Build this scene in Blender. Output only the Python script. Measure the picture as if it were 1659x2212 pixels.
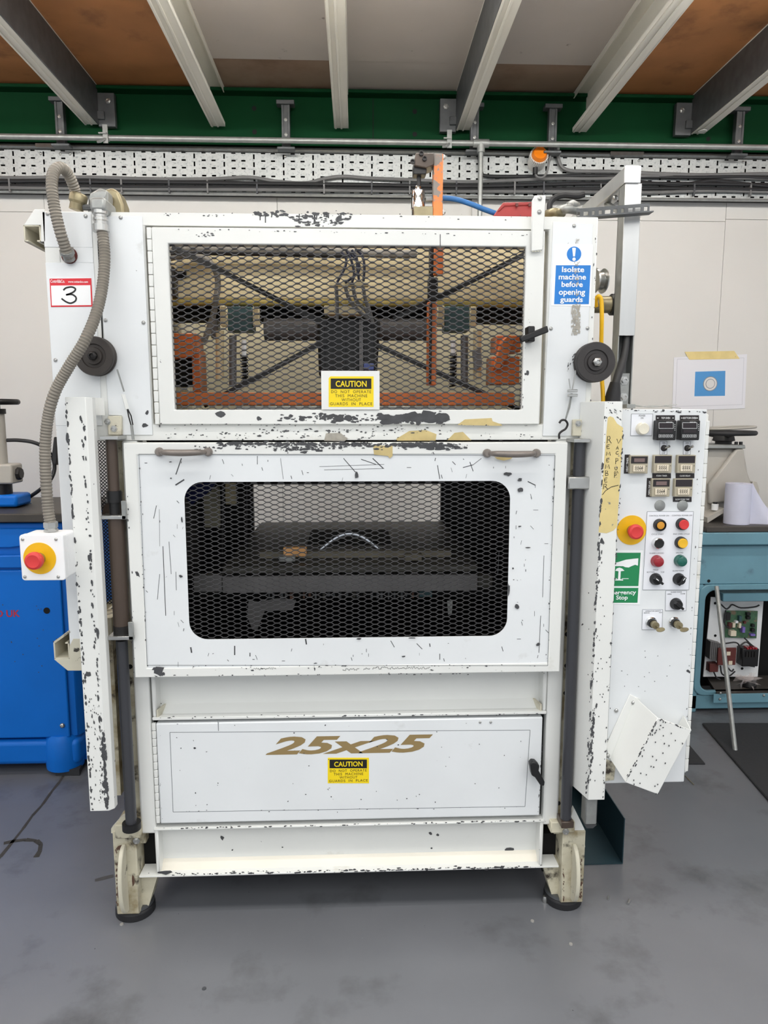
import bpy, bmesh, math, random
from mathutils import Vector, Matrix
random.seed(7)
sc = bpy.context.scene
for o in list(bpy.data.objects):
    bpy.data.objects.remove(o, do_unlink=True)
col = sc.collection

# ------------------------------------------------------------------ camera
F, CX, CY, H = 1534.0, 829.5, 1106.0, 1.5
PITCH, YAW = math.radians(7.9), math.radians(2.2)
cam = bpy.data.cameras.new('camera')
camo = bpy.data.objects.new('camera', cam)
col.objects.link(camo)
cam.sensor_fit = 'HORIZONTAL'
cam.sensor_width = 36.0
cam.lens = F / 1659.0 * 36.0
cam.clip_start = 0.02
camo.location = (0, 0, H)
camo.rotation_euler = (math.pi / 2 - PITCH, 0, -YAW)
sc.camera = camo

# ------------------------------------------------------------------ world, lights, exposure
world = bpy.data.worlds.new('hall')
sc.world = world
world.use_nodes = True
bg = world.node_tree.nodes['Background']
bg.inputs[0].default_value = (0.93, 0.97, 1.0, 1)
bg.inputs[1].default_value = 0.5
sc.view_settings.view_transform = 'Standard'
sc.view_settings.look = 'None'
sc.view_settings.gamma = 1.0
sc.view_settings.use_curve_mapping = False
sc.view_settings.exposure = 0.76


def area(name, loc, sx, sy, power, target, color=(1, 0.97, 0.92)):
    l = bpy.data.lights.new(name, 'AREA')
    l.shape = 'RECTANGLE'
    l.size, l.size_y, l.energy, l.color = sx, sy, power, color
    o = bpy.data.objects.new(name, l)
    col.objects.link(o)
    o.location = loc
    d = Vector(target) - Vector(loc)
    o.rotation_euler = d.to_track_quat('-Z', 'Y').to_euler()
    return o


# roof lights of the open hall behind the camera (the battens under the mezzanine are built further down)
area('hall_light', (0.0, -3.0, 4.6), 8.0, 2.5, 75, (0.0, 2.6, 1.4))
area('hall_light', (0.0, 0.15, 5.6), 8.0, 1.5, 210, (0.0, 0.15, 0.0))
TUBE = ((2.38, 54.0), (1.12, 32.0))      # fluorescent rows: depth, tube radiance


# ------------------------------------------------------------------ pixel -> world helpers
def ray(px, py):
    x = (px - CX) / F
    y = -(py - CY) / F
    cp, sp, cy, sy = math.cos(PITCH), math.sin(PITCH), math.cos(YAW), math.sin(YAW)
    f = (sy * cp, cy * cp, -sp)
    r = (cy, -sy, 0)
    u = (sy * sp, cy * sp, cp)
    return [f[i] + x * r[i] + y * u[i] for i in range(3)]


def at(px, py, Y):
    d = ray(px, py)
    t = Y / d[1]
    return Vector((d[0] * t, Y, H + d[2] * t))


def atz(px, py, Z=0.0):
    d = ray(px, py)
    t = (Z - H) / d[2]
    return Vector((d[0] * t, d[1] * t, Z))


def xz(px, py, Y):
    p = at(px, py, Y)
    return (p.x, p.z)


def prect(px0, py0, px1, py1, Y):
    my, mx = (py0 + py1) / 2, (px0 + px1) / 2
    return at(px0, my, Y).x, at(px1, my, Y).x, at(mx, py1, Y).z, at(mx, py0, Y).z


# ------------------------------------------------------------------ materials
def lin(c):
    out = []
    for v in c:
        v = v / 255.0
        out.append(v / 12.92 if v <= 0.04045 else ((v + 0.055) / 1.055) ** 2.4)
    return (out[0], out[1], out[2], 1.0)


def mat(name, c, rough=0.5, metal=0.0, var=0.0, vscale=6.0, bump=0.0, bscale=80.0, spot=None, stretch=None,
        alpha=1.0, trans=0.0, emit=0.0, coat=0.0, spec=0.5):
    m = bpy.data.materials.new(name)
    m.use_nodes = True
    nt = m.node_tree
    b = nt.nodes['Principled BSDF']
    b.inputs['Base Color'].default_value = lin(c)
    b.inputs['Roughness'].default_value = rough
    b.inputs['Metallic'].default_value = metal
    b.inputs['Specular IOR Level'].default_value = spec
    if coat:
        b.inputs['Coat Weight'].default_value = coat
        b.inputs['Coat Roughness'].default_value = 0.15
    if trans:
        b.inputs['Transmission Weight'].default_value = trans
    if alpha < 1:
        b.inputs['Alpha'].default_value = alpha
    if emit:
        b.inputs['Emission Color'].default_value = lin(c)
        b.inputs['Emission Strength'].default_value = emit
    if var or bump or spot:
        tc = nt.nodes.new('ShaderNodeTexCoord')
        mp = nt.nodes.new('ShaderNodeMapping')
        nt.links.new(tc.outputs['Object'], mp.inputs['Vector'])
        if stretch:
            mp.inputs['Scale'].default_value = stretch
    last = None
    if var:
        n = nt.nodes.new('ShaderNodeTexNoise')
        n.inputs['Scale'].default_value = vscale
        n.inputs['Detail'].default_value = 6
        nt.links.new(mp.outputs[0], n.inputs['Vector'])
        r = nt.nodes.new('ShaderNodeMapRange')
        r.inputs['From Min'].default_value = 0.3
        r.inputs['From Max'].default_value = 0.7
        r.inputs['To Min'].default_value = 1 - var
        r.inputs['To Max'].default_value = 1 + var * 0.6
        nt.links.new(n.outputs['Fac'], r.inputs['Value'])
        mx = nt.nodes.new('ShaderNodeMix')
        mx.data_type = 'RGBA'
        mx.blend_type = 'MULTIPLY'
        mx.inputs['Factor'].default_value = 1
        mx.inputs['A'].default_value = lin(c)
        nt.links.new(r.outputs[0], mx.inputs['B'])
        last = mx.outputs['Result']
    if spot:
        for (sc_c, sscale, lo, hi, sdet) in spot:
            n = nt.nodes.new('ShaderNodeTexNoise')
            n.inputs['Scale'].default_value = sscale
            n.inputs['Detail'].default_value = sdet
            n.inputs['Roughness'].default_value = 0.6
            nt.links.new(mp.outputs[0], n.inputs['Vector'])
            r = nt.nodes.new('ShaderNodeMapRange')
            r.inputs['From Min'].default_value = lo
            r.inputs['From Max'].default_value = hi
            nt.links.new(n.outputs['Fac'], r.inputs['Value'])
            mx = nt.nodes.new('ShaderNodeMix')
            mx.data_type = 'RGBA'
            if last:
                nt.links.new(last, mx.inputs['A'])
            else:
                mx.inputs['A'].default_value = lin(c)
            mx.inputs['B'].default_value = lin(sc_c)
            nt.links.new(r.outputs[0], mx.inputs['Factor'])
            last = mx.outputs['Result']
    if last:
        nt.links.new(last, b.inputs['Base Color'])
    if bump:
        n = nt.nodes.new('ShaderNodeTexNoise')
        n.inputs['Scale'].default_value = bscale
        n.inputs['Detail'].default_value = 4
        nt.links.new(mp.outputs[0], n.inputs['Vector'])
        bp = nt.nodes.new('ShaderNodeBump')
        bp.inputs['Strength'].default_value = bump
        bp.inputs['Distance'].default_value = 0.002
        nt.links.new(n.outputs['Fac'], bp.inputs['Height'])
        nt.links.new(bp.outputs[0], b.inputs['Normal'])
    return m


WHITE = mat('white_paint', (233, 234, 231), 0.38, var=0.05, vscale=3, bump=0.06, bscale=40,
            spot=[((186, 180, 160), 5, 0.66, 0.82, 8), ((70, 71, 73), 42, 0.735, 0.75, 3)])
PANEL = mat('white_panel', (231, 234, 236), 0.36, var=0.04, vscale=4, bump=0.05, bscale=50,
            spot=[((190, 190, 186), 7, 0.66, 0.84, 8), ((80, 80, 82), 55, 0.755, 0.77, 3)])
CREAM = mat('dirty_cream_paint', (214, 209, 190), 0.5, var=0.12, vscale=6, bump=0.15,
            spot=[((120, 105, 80), 7, 0.56, 0.75, 8), ((62, 58, 52), 26, 0.66, 0.69, 5)])
GRIME = mat('grimy_cream_paint', (208, 202, 180), 0.55, var=0.18, vscale=9, bump=0.2,
            spot=[((150, 136, 104), 11, 0.48, 0.66, 7), ((58, 50, 42), 17, 0.55, 0.66, 8)])
CHIP = mat('bare_primer', (72, 73, 76), 0.6, var=0.2, vscale=60)
RUST = mat('rusty_chip', (96, 70, 58), 0.7, var=0.2, vscale=60)
TAPE = mat('masking_tape', (222, 202, 140), 0.7, var=0.08, vscale=18, spot=[((140, 135, 125), 55, 0.66, 0.7, 4)])
OLDTAPE = mat('torn_masking_tape', (205, 185, 130), 0.7, var=0.15, vscale=25)
RESIDUE = mat('tape_residue', (170, 165, 155), 0.6, var=0.2, vscale=60)
BLACK = mat('black_plastic', (22, 22, 24), 0.45, var=0.2, vscale=30)
RUBBER = mat('black_rubber', (32, 32, 35), 0.6)
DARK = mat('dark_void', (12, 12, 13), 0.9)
DARKSTEEL = mat('dark_steel', (52, 50, 50), 0.42, 0.6, var=0.25, vscale=12)
OILED = mat('oiled_brown_steel', (80, 68, 60), 0.36, 0.25, var=0.35, vscale=10, stretch=(1, 1, 0.15))
BLUESTEEL = mat('blued_steel_rod', (70, 71, 76), 0.3, 0.3, var=0.25, vscale=9, stretch=(1, 1, 0.1))
HANDLE = mat('worn_handle_steel', (134, 126, 120), 0.4, 0.35, var=0.15, vscale=30)
STEEL = mat('bright_steel', (190, 190, 188), 0.28, 0.95, var=0.08, vscale=30)
CHROME = mat('chrome', (225, 225, 225), 0.1, 1.0)
GALV = mat('galvanised_steel', (158, 160, 158), 0.42, 0.55, var=0.14, vscale=40, bump=0.03)
GALVTRAY = mat('galvanised_tray', (186, 189, 188), 0.45, 0.3, var=0.08, vscale=55,
               spot=[((150, 154, 156), 90, 0.55, 0.68, 2)])
GALVDARK = mat('dull_zinc', (98, 100, 102), 0.5, 0.6, var=0.2, vscale=20)
JOIST = mat('joist_steel', (214, 211, 202), 0.5, 0.1, var=0.12, vscale=4, stretch=(1, 0.25, 1))
ALU = mat('aluminium', (205, 206, 206), 0.33, 0.75, var=0.05, vscale=30, stretch=(1, 1, 0.1))
GREEN = mat('green_beam_paint', (3, 54, 27), 0.7, spec=0.12, var=0.15, vscale=3)
WALLM = mat('wall_panel_paint', (214, 212, 208), 0.6, var=0.03, vscale=1.5, bump=0.03)
SEAM = mat('wall_seam', (150, 148, 144), 0.8)
CEILGREY = mat('grey_ceiling_board', (176, 168, 162), 0.75, var=0.08, vscale=2, bump=0.06,
               spot=[((120, 112, 106), 18, 0.68, 0.76, 6)])
CEILTAN = mat('stained_ceiling_board', (140, 118, 100), 0.75, var=0.14, vscale=3,
              spot=[((112, 86, 66), 3, 0.5, 0.75, 5)])
CHIPBOARD = mat('brown_chipboard', (160, 106, 60), 0.75, var=0.16, vscale=5, bump=0.1, bscale=120,
                spot=[((104, 66, 36), 4, 0.55, 0.75, 6)])
FLOORM = mat('floor_paint', (112, 114, 119), 0.26, var=0.13, vscale=1.6, bump=0.05, bscale=60,
             spot=[((74, 74, 75), 2.3, 0.54, 0.74, 9), ((132, 133, 136), 70, 0.74, 0.78, 3),
                   ((48, 48, 50), 45, 0.745, 0.77, 3)])
CRACK = mat('floor_crack', (62, 60, 57), 0.9, var=0.2, vscale=30)
STAIN = mat('floor_stain', (80, 79, 78), 0.6, var=0.2, vscale=40)
MATM = mat('mat_rubber', (46, 47, 50), 0.7, var=0.12, vscale=60, bump=0.2, bscale=200)
BLUE = mat('blue_machine_paint', (4, 108, 206), 0.45, var=0.06, vscale=4, bump=0.05, bscale=200, spec=0.3)
DKBLUE = mat('dark_blue_paint', (20, 66, 104), 0.45)
CASTTOP = mat('dark_cast_top', (74, 70, 66), 0.5, 0.3, var=0.2, vscale=7)
TEAL = mat('teal_machine_paint', (108, 152, 168), 0.45, var=0.1, vscale=5,
           spot=[((72, 92, 100), 8, 0.62, 0.8, 8)])
TEALDARK = mat('dark_teal_sheet', (36, 62, 72), 0.5, var=0.12, vscale=6)
GREYCAST = mat('grey_cast_paint', (176, 172, 164), 0.45, var=0.08, vscale=6)
YELLOW = mat('sign_yellow', (248, 218, 24), 0.4)
DISCYEL = mat('disc_yellow', (236, 184, 14), 0.45, var=0.06, vscale=30)
SIGNWHITE = mat('sign_white', (246, 247, 248), 0.4)
PLATE = mat('legend_plate', (240, 242, 248), 0.4, var=0.03, vscale=20)
SIGNBLUE = mat('sign_blue', (24, 122, 206), 0.4)
SIGNGREEN = mat('sign_green', (30, 134, 82), 0.4)
INK = mat('black_ink', (20, 20, 20), 0.6)
GREYINK = mat('grey_ink', (70, 72, 76), 0.6)
BROWNINK = mat('brown_ink', (66, 48, 24), 0.6)
GOLD = mat('gold_print', (148, 126, 84), 0.45)
TAGRED = mat('tag_red', (214, 36, 50), 0.4)
EDGE = mat('plate_edge', (110, 114, 118), 0.6)
REDBTN = mat('red_button', (214, 58, 58), 0.45)
REDLENS = mat('red_lens', (150, 22, 36), 0.2, coat=0.5)
GREENLENS = mat('green_lens', (10, 92, 80), 0.2, coat=0.5)
YELBTN = mat('yellow_button', (238, 186, 44), 0.4)
AMBLENS = mat('amber_lens', (216, 150, 40), 0.25, coat=0.4)
CREAMBTN = mat('cream_button', (232, 226, 208), 0.4)
SCREEN = mat('display_dark', (38, 30, 34), 0.15)
TIMERGREY = mat('timer_case', (176, 168, 148), 0.5)
TIMERWHITE = mat('timer_window', (226, 214, 192), 0.5)
LABELBLK = mat('engraved_black', (36, 30, 32), 0.45)
BEACON = mat('beacon_amber', (232, 128, 24), 0.25, coat=0.4)
BEACONBASE = mat('beacon_base', (214, 212, 206), 0.4)
CONDUIT = mat('conduit_sheath', (132, 126, 116), 0.5, var=0.18, vscale=14)
BRASS = mat('dull_brass', (150, 140, 112), 0.4, 0.6, var=0.2, vscale=30)
CABLEG = mat('grey_cable', (112, 112, 112), 0.5, var=0.15, vscale=8)
CABLEB = mat('black_cable', (40, 40, 42), 0.5)
BLUEHOSE = mat('blue_hose', (36, 104, 168), 0.35)
YELCABLE = mat('yellow_cable', (240, 186, 20), 0.4)
REDCASE = mat('red_plastic_case', (158, 50, 48), 0.45, var=0.08, vscale=20)
ORANGE = mat('orange_steel_paint', (218, 118, 58), 0.45, var=0.2, vscale=8, spot=[((110, 56, 30), 9, 0.6, 0.75, 6)])
ORANGEWORN = mat('worn_orange_paint', (222, 128, 66), 0.5, var=0.15, vscale=20,
                 spot=[((132, 124, 118), 22, 0.5, 0.53, 5)])
OVENCREAM = mat('oven_cream_sheet', (230, 213, 170), 0.5, var=0.1, vscale=4, spot=[((120, 100, 60), 6, 0.66, 0.8, 6)])
BACKBEIGE = mat('beige_back_panel', (214, 206, 178), 0.6, var=0.06, vscale=3)
INNERGREY = mat('inner_grey_metal', (120, 118, 118), 0.45, 0.4, var=0.15, vscale=8)
INNERTEAL = mat('inner_teal', (60, 92, 96), 0.5)
MOLD = mat('dark_platen', (70, 68, 62), 0.5, 0.35, var=0.2, vscale=9)
MOLDBAR = mat('olive_bar', (112, 106, 92), 0.45, 0.4, var=0.2, vscale=14)
MESHM = mat('expanded_metal', (82, 81, 82), 0.42, 0.5, var=0.2, vscale=20)
WOOD = mat('wood_block', (196, 146, 92), 0.6, var=0.12, vscale=30)
PAPER = mat('paper', (226, 226, 232), 0.8)
PAPERLINE = mat('paper_line', (196, 196, 204), 0.8)
PRINTBLUE = mat('print_blue', (78, 146, 204), 0.7)
RINGGREY = mat('print_ring', (216, 214, 212), 0.7)
RINGDARK = mat('print_ring_dark', (132, 134, 140), 0.7)
TISSUE = mat('tissue_paper', (206, 208, 226), 0.85, var=0.03, vscale=20, bump=0.2, bscale=90)
PCB = mat('circuit_board', (72, 110, 82), 0.5, var=0.3, vscale=60, spot=[((120, 104, 84), 30, 0.55, 0.62, 3)])
MAROON = mat('maroon_block', (96, 44, 40), 0.5)
PLASTIC = mat('clear_bag', (200, 190, 188), 0.25, alpha=0.35)
VIOLET = mat('violet_part', (128, 110, 190), 0.4)


# ------------------------------------------------------------------ mesh builder
def spline(pts, n=8):
    P = [Vector(p) for p in pts]
    P = [P[0] * 2 - P[1]] + P + [P[-1] * 2 - P[-2]]
    out = []
    for i in range(1, len(P) - 2):
        a, b, c, d = P[i - 1], P[i], P[i + 1], P[i + 2]
        for k in range(n):
            t = k / n
            out.append(0.5 * ((2 * b) + (c - a) * t + (2 * a - 5 * b + 4 * c - d) * t * t + (3 * b - a - 3 * c + d) * t ** 3))
    out.append(P[-2])
    return out


class MB:
    def __init__(s):
        s.v, s.f, s.mi, s.sm, s.m = [], [], [], [], 0

    def face(s, idx, smooth=False):
        s.f.append(idx)
        s.mi.append(s.m)
        s.sm.append(smooth)

    def poly(s, pts, smooth=False):
        b = len(s.v)
        s.v += [tuple(p) for p in pts]
        s.face(list(range(b, b + len(pts))), smooth)
        return s

    def hexa(s, p):  # 8 pts: bottom 4, top 4
        b = len(s.v)
        s.v += [tuple(q) for q in p]
        for q in ((0, 3, 2, 1), (4, 5, 6, 7), (0, 1, 5, 4), (1, 2, 6, 5), (2, 3, 7, 6), (3, 0, 4, 7)):
            s.face([b + i for i in q])
        return s

    def box(s, x0, x1, y0, y1, z0, z1):
        return s.hexa([(x0, y0, z0), (x1, y0, z0), (x1, y1, z0), (x0, y1, z0),
                       (x0, y0, z1), (x1, y0, z1), (x1, y1, z1), (x0, y1, z1)])

    def pbox(s, px0, py0, px1, py1, Y0, Y1):
        x0, x1, z0, z1 = prect(px0, py0, px1, py1, Y0)
        return s.box(x0, x1, Y0, Y1, z0, z1)

    def loft(s, A, B, closed=True, smooth=False, cap=True):
        b = len(s.v)
        n = len(A)
        s.v += [tuple(p) for p in A] + [tuple(p) for p in B]
        for i in range(n if closed else n - 1):
            j = (i + 1) % n
            s.face([b + i, b + j, b + n + j, b + n + i], smooth)
        if cap:
            s.face([b + i for i in range(n)][::-1])
            s.face([b + n + i for i in range(n)])
        return s

    def prism(s, pts, y0, y1):  # (x,z) outline extruded along Y
        return s.loft([(p[0], y0, p[1]) for p in pts], [(p[0], y1, p[1]) for p in pts])

    def pprism(s, pts, Y0, Y1):
        return s.prism([xz(p[0], p[1], Y0) for p in pts], Y0, Y1)

    def prismx(s, pts, x0, x1):
        return s.loft([(x0, p[0], p[1]) for p in pts], [(x1, p[0], p[1]) for p in pts])

    def prismz(s, pts, z0, z1):
        return s.loft([(p[0], p[1], z0) for p in pts], [(p[0], p[1], z1) for p in pts])

    def sheetz(s, pts, t, z0, z1):  # bent sheet: open polyline in XY, thickness t, vertical
        P = [Vector((p[0], p[1])) for p in pts]
        inner = []
        for i, p in enumerate(P):
            n = Vector((0, 0))
            if i > 0:
                d = (p - P[i - 1]).normalized()
                n += Vector((-d.y, d.x))
            if i < len(P) - 1:
                d = (P[i + 1] - p).normalized()
                n += Vector((-d.y, d.x))
            n.normalize()
            inner.append(p + n * t)
        return s.prismz([tuple(p) for p in P] + [tuple(p) for p in inner[::-1]], z0, z1)

    def tube(s, pts, r, n=8, cap=True):
        P = [Vector(p) for p in pts]
        rr = r if isinstance(r, (list, tuple)) else [r] * len(P)
        b = len(s.v)
        t0 = (P[1] - P[0]).normalized()
        up = Vector((0, 0, 1)) if abs(t0.z) < 0.9 else Vector((0, 1, 0))
        u = t0.cross(up).normalized()
        for i, p in enumerate(P):
            t = (P[min(i + 1, len(P) - 1)] - P[max(i - 1, 0)]).normalized()
            u = (u - t * u.dot(t)).normalized()
            w = t.cross(u)
            for k in range(n):
                a = 2 * math.pi * k / n
                s.v.append(tuple(p + (u * math.cos(a) + w * math.sin(a)) * rr[i]))
        for i in range(len(P) - 1):
            for k in range(n):
                k2 = (k + 1) % n
                s.face([b + i * n + k, b + i * n + k2, b + (i + 1) * n + k2, b + (i + 1) * n + k], True)
        if cap:
            s.face([b + k for k in range(n)][::-1])
            e = b + (len(P) - 1) * n
            s.face([e + k for k in range(n)])
        return s

    def cyl(s, p0, p1, r, n=20, r1=None):
        return s.tube([p0, p1], [r, r if r1 is None else r1], n)

    def lathe(s, prof, o, axis=(0, -1, 0), n=24, smooth=True):
        o = Vector(o)
        a = Vector(axis).normalized()
        up = Vector((0, 0, 1)) if abs(a.z) < 0.9 else Vector((1, 0, 0))
        u = a.cross(up).normalized()
        w = a.cross(u)
        b = len(s.v)
        for (r, h) in prof:
            for k in range(n):
                t = 2 * math.pi * k / n
                s.v.append(tuple(o + a * h + (u * math.cos(t) + w * math.sin(t)) * r))
        for i in range(len(prof) - 1):
            for k in range(n):
                k2 = (k + 1) % n
                s.face([b + i * n + k, b + i * n + k2, b + (i + 1) * n + k2, b + (i + 1) * n + k], smooth)
        if prof[0][0] > 1e-6:
            s.face([b + k for k in range(n)][::-1])
        if prof[-1][0] > 1e-6:
            e = b + (len(prof) - 1) * n
            s.face([e + k for k in range(n)])
        return s

    def ring(s, out, inn, y0, y1):  # outer and inner (x,z) loops, same count
        n = len(out)
        b = len(s.v)
        for y in (y0, y1):
            s.v += [(p[0], y, p[1]) for p in out] + [(p[0], y, p[1]) for p in inn]
        for i in range(n):
            j = (i + 1) % n
            s.face([b + i, b + j, b + n + j, b + n + i])
            s.face([b + 2 * n + i, b + 3 * n + i, b + 3 * n + j, b + 2 * n + j])
            s.face([b + i, b + 2 * n + i, b + 2 * n + j, b + j])
            s.face([b + n + i, b + n + j, b + 3 * n + j, b + 3 * n + i])
        return s

    def ribbon(s, pts, w, Y):  # flat stroke on a Y plane; pts (x,z)
        P = [Vector((p[0], p[1])) for p in pts]
        L, R = [], []
        for i, p in enumerate(P):
            d = (P[min(i + 1, len(P) - 1)] - P[max(i - 1, 0)])
            if d.length < 1e-9:
                d = Vector((1, 0))
            d.normalize()
            n = Vector((-d.y, d.x)) * w / 2
            L.append(p + n)
            R.append(p - n)
        b = len(s.v)
        s.v += [(q.x, Y, q.y) for q in L] + [(q.x, Y, q.y) for q in R]
        n = len(P)
        for i in range(n - 1):
            s.face([b + i, b + i + 1, b + n + i + 1, b + n + i])
        return s

    def blob(s, x, z, rx, rz, Y, ang=0.0, n=9):
        pts = []
        s.lift = getattr(s, 'lift', 0) + 1
        Y = Y - 0.000003 * (s.lift % 250)
        for k in range(n):
            a = 2 * math.pi * k / n
            q = random.uniform(0.55, 1.15)
            u, w = math.cos(a) * rx * q, math.sin(a) * rz * q
            pts.append((x + u * math.cos(ang) - w * math.sin(ang), Y, z + u * math.sin(ang) + w * math.cos(ang)))
        return s.poly(pts)

    def chip(s, px, py, w, h, Y, ang=0.0):  # pixel-sized flake on a Y plane
        x, z = xz(px, py, Y)
        k = Y / F * 1.02
        return s.blob(x, z, w * k / 2, h * k / 2, Y - 0.0005, ang)

    def scuff(s, px0, py0, px1, py1, Y, n, size=3.0, spread=3.0, k=1.6):  # ragged run of flakes along a line
        a = math.atan2(-(py1 - py0), px1 - px0)
        for i in range(n):
            t = random.random()
            q = random.uniform(0.3, 1.0) ** 1.5 * size
            s.chip(px0 + (px1 - px0) * t + random.gauss(0, spread) * abs(math.sin(a)),
                   py0 + (py1 - py0) * t + random.gauss(0, spread) * abs(math.cos(a)), q * random.uniform(1, k * 2), q, Y, a)
        return s

    def mesh(s, name, mats):
        me = bpy.data.meshes.new(name)
        me.from_pydata(s.v, [], s.f)
        for m in (mats if isinstance(mats, (list, tuple)) else [mats]):
            me.materials.append(m)
        me.polygons.foreach_set('material_index', s.mi)
        me.polygons.foreach_set('use_smooth', s.sm)
        bm = bmesh.new()
        bm.from_mesh(me)
        bmesh.ops.recalc_face_normals(bm, faces=bm.faces)
        bm.to_mesh(me)
        bm.free()
        me.set_sharp_from_angle(angle=math.radians(38))
        me.update()
        return me

    def build(s, name, mats, parent=None, bevel=0.0, label=None, kind=None, seg=1):
        o = link(name, s.mesh(name, mats), parent)
        if bevel:
            md = o.modifiers.new('bevel', 'BEVEL')
            md.width = bevel
            md.segments = seg
            md.limit_method = 'ANGLE'
            md.angle_limit = math.radians(40)
        if label:
            o['label'] = label
        if kind:
            o['kind'] = kind
        return o


WLOC = {}


def link(name, data, parent=None, loc=(0, 0, 0), scale=None, rot=None):
    o = bpy.data.objects.new(name, data)
    col.objects.link(o)
    o.location = loc
    if scale:
        o.scale = scale
    if rot:
        o.rotation_euler = rot
    WLOC[o.name] = Vector(loc)
    if parent:
        o.parent = parent
        o.matrix_parent_inverse = Matrix.Translation(-WLOC[parent.name])
    return o


def tag(o, label, cat, group=None):
    o['label'] = label
    o['category'] = cat
    if group:
        o['group'] = group
    return o


def thing(name, label, cat, loc, group=None):
    o = link(name, None, None, loc)
    o.empty_display_size = 0.05
    return tag(o, label, cat, group)


def struct(o):
    o['kind'] = 'structure'
    return o


def rrect(x0, x1, z0, z1, r, k=6):
    pts = []
    for (cx, cz, a0) in ((x1 - r, z1 - r, 0), (x0 + r, z1 - r, 90), (x0 + r, z0 + r, 180), (x1 - r, z0 + r, 270)):
        for i in range(k + 1):
            a = math.radians(a0 + 90 * i / k)
            pts.append((cx + r * math.cos(a), cz + r * math.sin(a)))
    return pts


def text(body, px0, py0, px1, py1, Y, m, parent, name='lettering', bold=0.0, shear=0.0, rotz=False, space=1.0):
    """flat print fitted into a pixel box on a Y plane"""
    x0, x1, z0, z1 = prect(px0, py0, px1, py1, Y)
    cu = bpy.data.curves.new('t', 'FONT')
    cu.body = body
    cu.size = 1
    cu.shear = shear
    cu.offset = bold
    cu.resolution_u = 3
    cu.space_character = space
    to = bpy.data.objects.new('t', cu)
    col.objects.link(to)
    dg = bpy.context.evaluated_depsgraph_get()
    me = bpy.data.meshes.new_from_object(to.evaluated_get(dg))
    bpy.data.objects.remove(to, do_unlink=True)
    bpy.data.curves.remove(cu)
    me.name = name
    vs = [v.co.copy() for v in me.vertices]
    if rotz:
        vs = [Vector((-v.y, v.x, 0)) if rotz == 'up' else Vector((v.y, -v.x, 0)) for v in vs]
    ax, bx = min(v.x for v in vs), max(v.x for v in vs)
    ay, by = min(v.y for v in vs), max(v.y for v in vs)
    for v, q in zip(me.vertices, vs):
        v.co = (x0 + (q.x - ax) / (bx - ax) * (x1 - x0), Y, z0 + (q.y - ay) / (by - ay) * (z1 - z0))
    me.materials.clear()
    me.materials.append(m)
    return link(name, me, parent)


SCREW = MB().lathe([(1, 0), (1, 0.25), (0.8, 0.6), (0.45, 0.8), (0.3, 0.8), (0.3, 0.5), (0, 0.5)], (0, 0, 0), n=12).mesh('screw', STEEL)
HEXBOLT = MB().lathe([(1.5, 0), (1.5, 0.25), (1.0, 0.25), (1.0, 1.1), (0.6, 1.15), (0.55, 0.8), (0, 0.8)], (0, 0, 0), n=6, smooth=False).mesh('bolt', STEEL)


def screw(px, py, Y, parent, r=0.006, me=None, name='screw'):
    p = at(px, py, Y)
    return link(name, me or SCREW, parent, tuple(p), (r, r, r))


def expanded(x0, x1, z0, z1, Y, w, h, t, d, mats, parent, name='expanded_metal_mesh'):
    """expanded metal: wavy strands meeting at flat nodes, cell width w, strand pitch h"""
    mb = MB()
    nx = int((x1 - x0) / (w / 2)) + 1
    nz = int((z1 - z0) / h) + 1
    for j in range(nz + 1):
        pts = []
        for k in range(nx + 1):
            s_ = 1 if (k + j) % 2 == 0 else -1
            for dx in (-0.13, 0.13):
                pts.append((min(max(x0 + k * w / 2 + dx * w, x0), x1), z0 + j * h + s_ * (h / 2 - t * 0.28), s_))
        b = len(mb.v)
        for (x, z, s_) in pts:
            yo = s_ * d * 0.5
            z = min(max(z, z0), z1)
            mb.v += [(x, Y - d / 2 + yo, z - t / 2), (x, Y - d / 2 + yo, z + t / 2), (x, Y + d / 2 + yo, z + t / 2), (x, Y + d / 2 + yo, z - t / 2)]
        for i in range(len(pts) - 1):
            for q in range(4):
                q2 = (q + 1) % 4
                mb.face([b + i * 4 + q, b + i * 4 + q2, b + i * 4 + 4 + q2, b + i * 4 + 4 + q])
    return mb.build(name, mats, parent, kind='stuff')

# ================================================================== THE SETTING
WY = 4.0           # back wall
ZC = 3.135         # underside of the mezzanine boards
ZJ = 2.947         # underside of the joists
floor = struct(MB().box(-6, 6, -4, WY, -0.1, 0).build('floor', FLOORM))
wall = struct(MB().box(-6, 6, WY, WY + 0.12, 0, 3.3).build('wall_back', SEAM))
seamX = at(1562, 560, WY - 0.008).x
zs1 = at(1500, 478, WY - 0.008).z
xs = [seamX + 1.22 * k for k in range(-6, 4)]
for i in range(len(xs) - 1):
    zz = zs1 + (0.0 if i % 2 else 0.012)
    for (a, b) in ((0.0, zz - 0.0012), (zz + 0.0012, 3.1)):
        MB().box(xs[i] + 0.001, xs[i + 1] - 0.001, WY - 0.008, WY, a, b).build('wall_panel', WALLM, wall)
# painted joint and tyre mark on the floor
def floor_strip(pts, w, m, name):
    P = [atz(*p) for p in pts]
    mb = MB()
    for i in range(len(P) - 1):
        d = (P[i + 1] - P[i]).normalized()
        n = Vector((-d.y, d.x, 0))
        w0, w1 = w * random.uniform(0.7, 1.2) / 2, w * random.uniform(0.7, 1.2) / 2
        z = Vector((0, 0, 0.0006))
        mb.poly([P[i] - n * w0 + z, P[i] + n * w0 + z, P[i + 1] + n * w1 + z, P[i + 1] - n * w1 + z])
    return mb.build(name, m, floor)


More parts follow.
